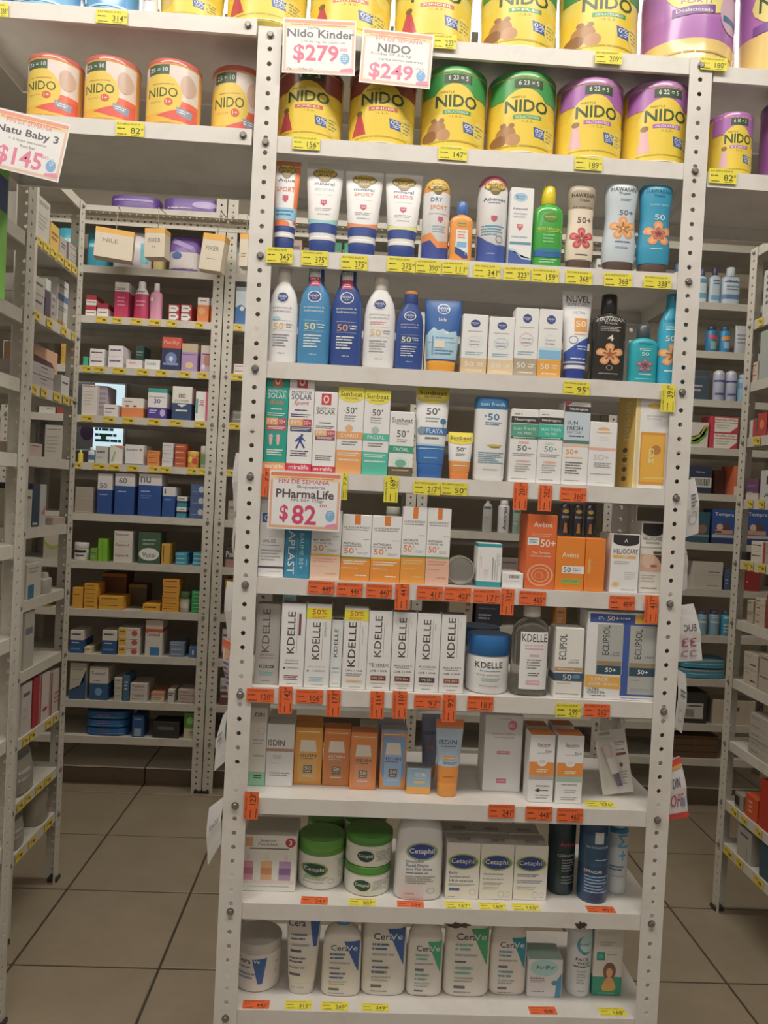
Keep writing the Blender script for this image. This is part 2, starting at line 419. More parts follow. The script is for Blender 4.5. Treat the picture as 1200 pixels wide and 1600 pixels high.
bed = MB(); bed.box(-2.6, -2.7, -.05, 2.6, 2.45, -.003, M_GROUT)
floor = thing('floor', None, None, kind='structure', data=bed.mesh('floor'))
T = .3982; g = .0035
tb = MB(); b0 = .0015
tb.rings([[(g, g, -.003), (T-g, g, -.003), (T-g, T-g, -.003), (g, T-g, -.003)], [(g, g, -b0), (T-g, g, -b0), (T-g, T-g, -b0), (g, T-g, -b0)],
          [(g+b0, g+b0, 0), (T-g-b0, g+b0, 0), (T-g-b0, T-g-b0, 0), (g+b0, T-g-b0, 0)]], M_TILE)
tmesh = tb.mesh('floor_tile')
for i in range(-3, 9):
    for j in range(0, 11):
        if -1.0838+i*T < 2.3 and 1.8327-j*T > -2.65:
            link('floor_tile', tmesh, floor, (-1.0838+i*T, 1.8327-j*T, 0))
# tiled step along the back wall
step = MB(); step.box(-2.6, 1.952, -.003, 2.6, 2.31, .066, M_GROUT)
stepo = thing('trim_1', None, None, kind='structure', data=step.mesh('step'))
sm = MB(); sm.box(g, 0, 0, T-g, .30, .006, node_mat('step_tile', metal_paint((.92, .86, .76), (.86, .79, .68), .35, 6))); smesh = sm.mesh('step_tile')
rm = MB(); rm.box(g, 0, 0, T-g, .006, .063, node_mat('riser_tile', metal_paint((.20, .15, .11), (.16, .12, .09), .5))); rmesh = rm.mesh('riser_tile')
for i in range(-3, 9):
    if -1.0838+i*T < 2.2:
        link('step_tile', smesh, stepo, (-1.0838+i*T, 1.946, .066)); link('riser_tile', rmesh, stepo, (-1.0838+i*T, 1.946, 0))
def wall(name, *b):
    m = MB(); m.box(*b, M_WALL); return thing(name, None, None, kind='structure', data=m.mesh(name))
wall('wall_back', -2.6, 2.30, -.05, 2.6, 2.40, 3.02)
wall('wall_left', -2.7, -2.7, -.05, -2.6, 2.40, 3.02)
wall('wall_right', 2.6, -2.7, -.05, 2.7, 2.40, 3.02)
m = MB(); m.box(-2.7, -2.7, 2.97, 2.7, 2.40, 3.02, M_CEIL)
thing('ceiling', None, None, kind='structure', data=m.mesh('ceiling'))
M_TUBE = emis('lamp_diffuser', (1, .96, .9), 2.2)
for k, (x, y, z, sx, sy, p) in enumerate(LAMPS):
    r = thing('ceiling_light', 'long white ceiling light panel ' + ('above the front aisle', 'behind the viewer over the entrance', 'above the rear aisle')[k], 'lamp', (x, y, 2.97), group='ceiling lights')
    f = MB(); f.box(-sx/2-.02, -sy/2-.02, -.02, sx/2+.02, sy/2+.02, 0, M_WHITE); link('housing', f.mesh('housing'), r)
    f = MB(); f.box(-sx/2, -sy/2, -.026, sx/2, sy/2, -.021, M_TUBE); link('diffuser', f.mesh('diffuser'), r)

# ------------------------------------------------------------ perforated metal shelving
UW, PITCHH, HR_ = .044, .0272, .0044
UPM = {}
def upright_mesh(z1, m, z0=0.0, pitch=PITCHH, off=.0):
    """L-shaped perforated angle post, corner at origin, flanges along +x and +y"""
    k = (round(z1, 3), m.name, round(z0, 3), pitch)
    if k in UPM: return UPM[k]
    mb = MB(); t = .0016; n = 12; cnt = int((z1-z0)/pitch); p = (z1-z0)/cnt
    mi = mb.mi(m); md = mb.mi(M_BOLT)
    for fl in (0, 1):
        def Q(u, z, d):   # u across flange, d depth
            return (u, d, z) if fl == 0 else (d, u, z)
        hc = UW*.52
        for side in (0, 1):
            dd = 0 if side == 0 else t
            base = len(mb.v)
            for c in range(cnt+1):
                mb.v.append(Q(0, z0+c*p, dd)); mb.v.append(Q(UW, z0+c*p, dd))
            for c in range(cnt):
                zc = z0+(c+.5)*p; hb = len(mb.v)
                for i in range(n):
                    a = 2*PI*(i+.5)/n; mb.v.append(Q(hc+HR_*math.cos(a), zc+HR_*math.sin(a), dd))
                A, B, Cc, D = base+2*c, base+2*c+1, base+2*c+3, base+2*c+2   # bl br tr tl
                # right arc i=10,11,0,1 ; top 1..4 ; left 4..7 ; bottom 7..10
                H = [hb+i for i in range(n)]
                polys = [[B, Cc, H[1], H[0], H[11], H[10]], [Cc, D, H[4], H[3], H[2], H[1]], [D, A, H[7], H[6], H[5], H[4]], [A, B, H[10], H[9], H[8], H[7]]]
                for q in polys:
                    if (side == 0) == (fl == 1): q = q[::-1]
                    mb.f.append(tuple(q)); mb.m.append(mi)
                if side == 0:
                    mb._h = getattr(mb, '_h', {}); mb._h[(fl, c)] = hb
                else:
                    a0 = mb._h[(fl, c)]
                    for i in range(n):
                        j = (i+1) % n; mb.f.append((a0+i, a0+j, hb+j, hb+i)); mb.m.append(mi)
        # edges
        a, b = Q(UW, z0, 0), Q(UW, z1, 0); c_, d_ = Q(UW, z1, t), Q(UW, z0, t); mb.face([a, d_, c_, b], m)
        mb.face([Q(0, z1, 0), Q(UW, z1, 0), Q(UW, z1, t), Q(0, z1, t)], m)
    UPM[k] = mb.mesh('upright'); return UPM[k]
def panel_mesh(w_, d, lip, m, t=.0012):
    mb = MB(); X = w_/2
    mb.box(-X, 0, -t, X, d, 0, m)
    mb.box(-X, 0, -lip, X, t, -t, m); mb.box(-X, d-t, -lip, X, d, -t, m)
    mb.box(-X, t, -lip, -X+t, d-t, -t, m); mb.box(X-t, t, -lip, X, d-t, -t, m)
    mb.box(-X+t, t, -lip, X-t, .0075, -lip+t, m); mb.box(-X+t, d-.0075, -lip, X-t, d-t, -lip+t, m)
    return mb.mesh('shelf_panel')
bm_ = MB()
bm_.rings([[(r*math.cos(2*PI*i/12), -y, r*math.sin(2*PI*i/12)) for i in range(12)] for r, y in ((.0072, 0), (.0072, .0012))], M_BOLT)
bm_.rings([[(r*math.cos(2*PI*i/6), -y, r*math.sin(2*PI*i/6)) for i in range(6)] for r, y in ((.0056, .0012), (.0056, .0042), (.0045, .005))], M_BOLT)
BOLT = bm_.mesh('bolt')
def rack(label, name, loc, rotz, w_, d, hs, m, top, lip=.031, back_z0=0, bolts=True, group=None, backs=True, pitch=PITCHH, shortlegs=None):
    r = thing(name, label, 'shelving', loc, rotz, group)
    f0 = shortlegs or 0
    for sx in (-1, 1):
        um = upright_mesh(top, m, f0, pitch)
        o = link('upright', um, r, (sx*(w_/2), -.002, 0)); o.scale = (-sx, 1, 1)
        if backs:
            ub = upright_mesh(top, m, back_z0, pitch)
            o = link('upright', ub, r, (sx*(w_/2), d+.002, 0)); o.scale = (-sx, -1, 1)
        if not f0:
            ft = MB(); ft.box(-.004, -.006, -.0, .030, .026, .012, mat('2a2522', 'p'))
            if rotz or name == 'metal_rack':
                o = link('foot', ft.mesh('foot'), r, (sx*(w_/2), -.002, 0)); o.scale = (-sx, 1, 1)
    pm = panel_mesh(w_-.004, d-.002, lip, m)
    for z in hs:
        link('shelf_panel', pm, r, (0, .001, z))
        if bolts:
            for sx in (-1, 1):
                link('bolt', BOLT, r, (sx*(w_/2-UW*.52), -.0022, z-lip*.5))
    return r
CW = .864
unit = rack('tall white perforated metal shelving unit in the middle of the aisle, packed with sunscreens', 'shelving_unit', (0, 0, 0), 0, CW, .30, SH, M_WHITE, 2.1932)
# hanging lip lower and chipped paint on two lips
for cx, cy, w_, h_ in ((716, 1446, .050, .010), (908, 1446, .023, .013)):
    P0 = on(cx, cy, 1, -.0005); mb = MB(); N = 14
    pts = [(P0.x+w_/2*math.cos(2*PI*i/N)*(1+.3*math.sin(i*2.3)), -.0006, P0.z+h_/2*math.sin(2*PI*i/N)*(1+.35*math.cos(i*3.1))) for i in range(N)]
    mb.face(pts, mat('3a2c24', 'c')); link('paint_chip', mb.mesh('paint_chip'), unit)
# bridging shelves beside the unit
def bridge(label, x0, x1, zs, yaws, name='bridge_shelf', hole_at=None):
    r = thing(name, label, 'shelf', ((x0+x1)/2, 0, 0))
    for z, yaw in zip(zs, yaws):
        pm = panel_mesh(x1-x0, .28, .030, M_WHITE)
        o = link('shelf_panel', pm, r, (0, .002, z), (0, 0, yaw))
        if hole_at:
            link('bolt', BOLT, r, (hole_at-(x0+x1)/2, .002+(hole_at-(x0+x1)/2)*yaw, z-.013))
    return r
bridge('pair of white metal shelves spanning the left aisle, holding small milk tins', -.985, -.436, (2.208, 2.004), (-.0, .0), hole_at=-.452)
bridge('pair of white metal shelves spanning the right aisle, holding the smallest purple tin', .436, 1.03, (2.182, 1.982), (0, 0))

rB = []
BN = ['second white metal rack from the left along the back wall', 'back wall rack just right of the left aisle, mostly behind the middle shelving unit', 'back wall rack directly behind the right half of the middle shelving unit', 'rightmost white metal rack along the back wall', 'leftmost white metal rack along the back wall, half hidden by side racks']
for k, cx in enumerate((-1.25, -.38, .49, 1.36, -2.12)):
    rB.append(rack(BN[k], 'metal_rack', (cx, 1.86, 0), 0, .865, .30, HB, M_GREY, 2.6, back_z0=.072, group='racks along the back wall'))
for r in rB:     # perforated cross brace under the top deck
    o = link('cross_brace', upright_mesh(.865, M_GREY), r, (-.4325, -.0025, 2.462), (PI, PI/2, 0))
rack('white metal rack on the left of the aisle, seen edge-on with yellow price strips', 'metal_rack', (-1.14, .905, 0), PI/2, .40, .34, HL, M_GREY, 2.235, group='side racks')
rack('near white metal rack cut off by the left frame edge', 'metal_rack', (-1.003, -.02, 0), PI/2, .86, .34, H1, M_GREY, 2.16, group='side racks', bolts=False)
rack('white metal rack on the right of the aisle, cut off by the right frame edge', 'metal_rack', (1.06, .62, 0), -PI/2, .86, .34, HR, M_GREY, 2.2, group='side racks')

# ------------------------------------------------------------ placing things by where the photograph shows them
ROUND = ('can', 'spray', 'jar', 'tub', 'cylinder')
def place(ax, v, z, x0, x1, y0, yb=None, kind=''):
    """front plane axis ax (1: y=v, 0: x=v); returns (centre on the plane, width, height)"""
    if yb is not None and ax == 1:
        v = min(max(on((x0+x1)/2, yb, 2, z).y, .012), .16)
    P = [0, 0, z]; P[ax] = v; o = 1-ax
    a = solve(x0, 0, P, o); b = solve(x1, 0, P, o)
    if kind in ROUND:      # a round thing shows its width at the depth of its axis
        for _ in range(3):
            P[ax] = v+abs(b-a)/2*(-1 if ax == 0 and v < 0 else 1)*.93; a = solve(x0, 0, P, o); b = solve(x1, 0, P, o)
        P[ax] = v
    P[o] = (a+b)/2
    zt = solve(0, y0, P, 2, 'y')
    return P, abs(b-a), zt-z, v

def add(kind, name, label, cat, ax, v, z, x0, x1, y0, cols, art, depth, group=None, yb=None, fin=None, rz=0, N=26, mh=None):
    P, w_, h, v = place(ax, v, z, x0, x1, y0, yb)
    if mh: h = mh
    w_ -= .0006
    d = depth if depth > 0 else w_*-depth
    sg = -1 if ax == 0 and v < 0 else 1
    P[ax] += sg*(d/2)
    rot = {1: 0, 0: (PI/2 if v < 0 else -PI/2)}[ax]+rz
    r = thing(name, label, cat, P, rot, group)
    P2 = P; r.location = (P[0], P[1], z+.0003)
    make_product(r, kind, w_, d, h, cols, art, N, fin)
    return r, w_, h, d

# ------------------------------------------------------------ the products on the middle unit
def nido(top, sub, subc, badge, pic, bx='.30', extra=''):
    """yellow milk tin: coloured shoulders, dark badge, big dark lettering, ribbon, blue tag, picture patch"""
    return (f"r 0 .08 1 .34 {top};e .47 .54 .37 .33 e4c23c;r .02 .52 .98 .97 e4c036;r {bx} .10 {float(bx)+.42:.2f} .21 3a5236;t|{badge}|{float(bx)+.21:.2f} .145 .30 .055 e8e8d8;"
            f"t|NESTLE|.36 .315 .2 .022 5a5a28;t|NIDO|.5 .42 .62 .15 38502c 0 b;r .30 .525 .72 .575 {subc};t|{sub}|.51 .55 .34 .03 f4ecd0;t|-1.2.3-|.5 .605 .2 .025 8a7a2a;{pic};"
            f"p .60 .66 .80 .68 .82 .80 .62 .78 3c5aa0;t|0%|.70 .705 .14 .05 f4f4f4;l .64 .735 .79 .775 2 c8d0e8;e .87 .74 .10 .13 d8c860;l .80 .66 .94 .82 4 9a8a3a;l .12 .88 .88 .92 1 b09828;r 0 .955 1 .97 d8cfb0" + extra)
DRESS = 'p .14 .62 .20 .62 .27 .86 .07 .86 c0404a;e .17 .59 .04 .035 7a5a30'
BEARS = 'e .22 .74 .13 .09 a87848;e .13 .82 .10 .07 8a5c34;e .32 .82 .10 .07 b88458;e .18 .64 .04 .03 9a6c40;e .29 .65 .04 .03 9a6c40'
GIRL = 'p .16 .60 .24 .60 .28 .86 .12 .86 d8a8b0;e .2 .57 .05 .035 8a6238'
def bb(y=.115, rx=.32, k=1):
    return (f"e .5 {y+.005*k:.3f} {rx} {.062*k:.3f} 7a6430;e .5 {y:.3f} {rx-.03:.2f} {.054*k:.3f} d0b250;p .28 {y+.03*k:.3f} .72 {y+.03*k:.3f} .60 {y+.095*k:.3f} .5 {y+.105*k:.3f} .4 {y+.095*k:.3f} 7a6a3c;e .5 {y+.05*k:.3f} .14 {.02*k:.3f} a89048;"
            f"t|BANANA|.5 {y-.018*k:.3f} .50 {.032*k:.3f} 4c3a1c;t|BOAT|.5 {y+.022*k:.3f} .34 {.034*k:.3f} 4c3a1c;")
def tubeart(name, c1, sub, c2, band):
    return (f"r 0 .60 1 .70 {band};r 0 .68 1 .78 2f4690;e .5 .56 .5 .09 f2f0ec;" + bb(.115) +
            f"t|{name}|.5 .235 .52 .035 {c1};t|{sub}|.5 .295 .5 .04 {c2};r .28 .36 .72 .363 b8c8b8;p .42 .42 .58 .42 .58 .46 .5 .49 .42 .46 c05068;t|50|.5 .445 .1 .02 ffffff;l .28 .51 .72 .55 2 8a8c90;l .34 .57 .68 .60 1 a8a8a0;"
            "e .5 .825 .62 .035 e8e8f0")
def nivea(body, ring, tcol, num, extra=''):
    return (f"e .48 .32 .20 .055 {ring};o .48 .32 .21 .058 f0f0f0;t|NIVEA|.48 .312 .28 .024 ffffff;t|SUN|.48 .338 .14 .014 d8e0f0;t|protección &|.48 .43 .62 .024 {tcol};t|hidratación|.48 .463 .6 .022 {tcol};"
            f"r .18 .56 .82 .562 {tcol};t|50|.38 .62 .34 .068 {num};t|+|.60 .60 .06 .02 {num};l .62 .59 .84 .64 2 {tcol};r .18 .665 .82 .667 {tcol};l .2 .70 .76 .84 5 {tcol};t|200 ml|.5 .90 .22 .015 {tcol}" + extra)
def niveabox(mid, mc, bc):
    return (f"e .5 .15 .19 .065 3a4a8c;t|NIVEA|.5 .142 .28 .025 ffffff;t|SUN|.5 .168 .14 .014 ffffff;l .2 .27 .8 .30 1 a8a8b0;o .5 .46 .30 .10 {mc};t|{mid}|.5 .45 .40 .03 8a98b0;l .3 .49 .7 .53 1 9aa0b0;l .15 .63 .85 .70 2 88b0c0;"
            f"r 0 .74 1 1 {bc};t|50|.32 .84 .36 .08 fbf3e0;l .62 .81 .9 .88 2 f0e4d0;l .2 .93 .85 .97 1 e8d8c0")
def psolar(bg, ink, script, scol, top, bot, fps='f0a060', hl=''):
    y = 0 if top else -.02
    return (f"r .30 .02 .72 .16 {'e0603a' if bg!='f4f0ec' else 'cc3a4a'};e .5 .09 .12 .05 f4dccc;e .5 .09 .07 .03 {'e0603a' if bg!='f4f0ec' else 'cc3a4a'};t|PROTECTOR|.5 .205 .80 .028 {ink};t|SOLAR|.5 .25 .80 .052 {ink};"
            f"t|{script}|.5 .315 .6 .05 {scol} 0 i;l .25 .375 .75 .40 1 {ink};l .1 .42 .9 .46 2 {ink};r .06 .475 .60 .545 {fps};t|FPS|.34 .51 .4 .045 ffe8d0;r .60 .475 .94 .545 c83c50;t|50+|.77 .51 .28 .04 ffffff;r .10 .55 .94 .60 {hl or '4a4a78'};l .16 .56 .9 .59 2 e8e0e0;"
            f"l .14 .79 .86 .86 3 {ink};r 0 .925 1 1 {bot};t|miralife|.5 .96 .78 .045 f8ead8")
def sunbeat(w1, c, word, low='', nb=''):
    return (f"r 0 0 1 .085 ecd23c;e .5 .085 .5 .085 ecd23c;t|Sunbeat|.5 .075 .84 .055 4a4636;t|PROCARE|.5 .125 .5 .02 6a6040;t|50|.48 .265 .32 .075 4a4a4c;t|+|.70 .24 .09 .03 4a4a4c;r .22 .27 .28 .275 4a4a4c;l .26 .32 .72 .40 3 9a9a98;"
            f"e .46 .475 .15 .042 {w1};r 0 .515 1 .60 {c};t|{word}|.5 .557 .66 .045 fdf6ec;l .2 .62 .82 .68 2 8a8a88;r 0 .73 1 1 {c};l .06 .755 .9 .80 2 fdf6ec;l .1 .83 .9 .86 1 fdf6ec")
def neutro(bc, c1, c2, words, big, bigc, y=0):
    return (f"l .1 .055 .4 .085 1 b09060;r 0 .10 1 .19 3e3a38;t|Neutrogena|.5 .145 .76 .045 f0ece8;r 0 .20 1 .37 {bc};{words};r 0 .37 1 .405 {c1};l .1 .378 .9 .398 1 e8f0ec;r .3 .44 .68 .47 {c2};t|50|.44 .53 .36 .075 {big};t|+|.72 .53 .1 .035 {big};l .1 .60 .9 .65 2 9a98a0;"
            f"e .5 .71 .28 .015 {bigc};l .2 .74 .8 .87 4 a09c98;l .1 .94 .7 .97 1 b0aca8")
def anthel(strip, low, lines='f8e0c8', top=0):
    return (f"r .42 0 .62 .145 e0762c;t|LA ROCHE-POSAY|.5 .19 .86 .03 6a6464;l .1 .215 .9 .24 1 9a9494;l .7 .36 .95 .38 1 a8a4a0;t|ANTHELIOS|.36 .435 .60 .032 3e3a3a;t|UVMUNE 400|.38 .475 .64 .026 5c5652;t|50|.26 .545 .34 .085 e0762c;t|+|.5 .52 .08 .03 e0762c;l .55 .56 .92 .60 2 b4b0ac;"
            f"r 0 .635 1 .665 {strip};r 0 .665 1 1 {low};l .08 .69 .9 .76 2 {lines};l .08 .80 .6 .82 1 {lines};l .5 .90 .9 .94 1 {lines}")
def kdelle(extra, tc='4a4442', bg='', y0=.06, y1=.60, xk=.42):
    return (f"t|KDELLE|{xk} {(y0+y1)/2:.3f} .30 {y1-y0:.3f} {tc} 90;r .66 {y0} .675 {y1} 9a9490;l .74 {y0+.02:.2f} .80 {y0+.2:.2f} 1 a8a09c;" + extra)
UV = lambda w1, bx, bc: (f"t|{w1}|.5 .675 .76 .028 5a5452;l .2 .70 .8 .715 1 8a8480;t|UVB + UVA|.5 .755 .72 .026 4a4442;r .16 .81 .84 .88 {bc};r .20 .818 .80 .872 {bx};t|FPS 50+|.5 .845 .5 .028 e8dcd4;l .2 .90 .8 .93 1 b0a8a4;l .3 .955 .7 .975 1 8a8480")
ISB = lambda c1, c2, tc: (f"r 0 .05 1 .11 {c1};l .1 .065 .9 .095 1 f6dcc0;p .22 .22 .74 .22 .80 .42 .18 .42 e0d2c4;r .16 .42 .82 .95 {c2};t|ISDIN|.5 .49 .58 .055 {tc};l .2 .535 .7 .555 1 {tc};r .34 .66 .66 .80 7a6a54;t|50|.5 .71 .22 .06 f6ecd8;l .4 .76 .6 .785 1 f0e4d0;l .3 .84 .72 .87 1 f4e8d8")
CET = lambda oc, t1: (f"e .5 .33 .44 .13 {oc};o .5 .33 .46 .14 8cb040;t|Cetaphil|.5 .33 .72 .11 f6f6f8;{t1}")
CERA = lambda c, c2, y=.26, x=.10: (f"t|Cera|{x+.24:.2f} {y:.2f} .44 .075 3a3e48;p .54 {y-.09:.2f} .94 {y-.09:.2f} .92 {y+.33:.2f} {c};t|Ve|.74 {y:.2f} .28 .07 f2f4fa;l {x} {y+.07:.2f} .6 {y+.17:.2f} 2 {c2};l {x} {y+.19:.2f} .72 {y+.23:.2f} 1 a8a8b0;r {x} {y+.27:.2f} .46 {y+.295:.2f} 6c6c70;l {x} {y+.33:.2f} .62 {y+.44:.2f} 2 {c2};l {x} {y+.45:.2f} .66 {y+.52:.2f} 2 b0aca8;r {x} {y+.55:.2f} .46 {y+.575:.2f} 6c6c70;l {x} {y+.61:.2f} .6 {y+.64:.2f} 1 a09ca0")
W = 'f4f1ec'
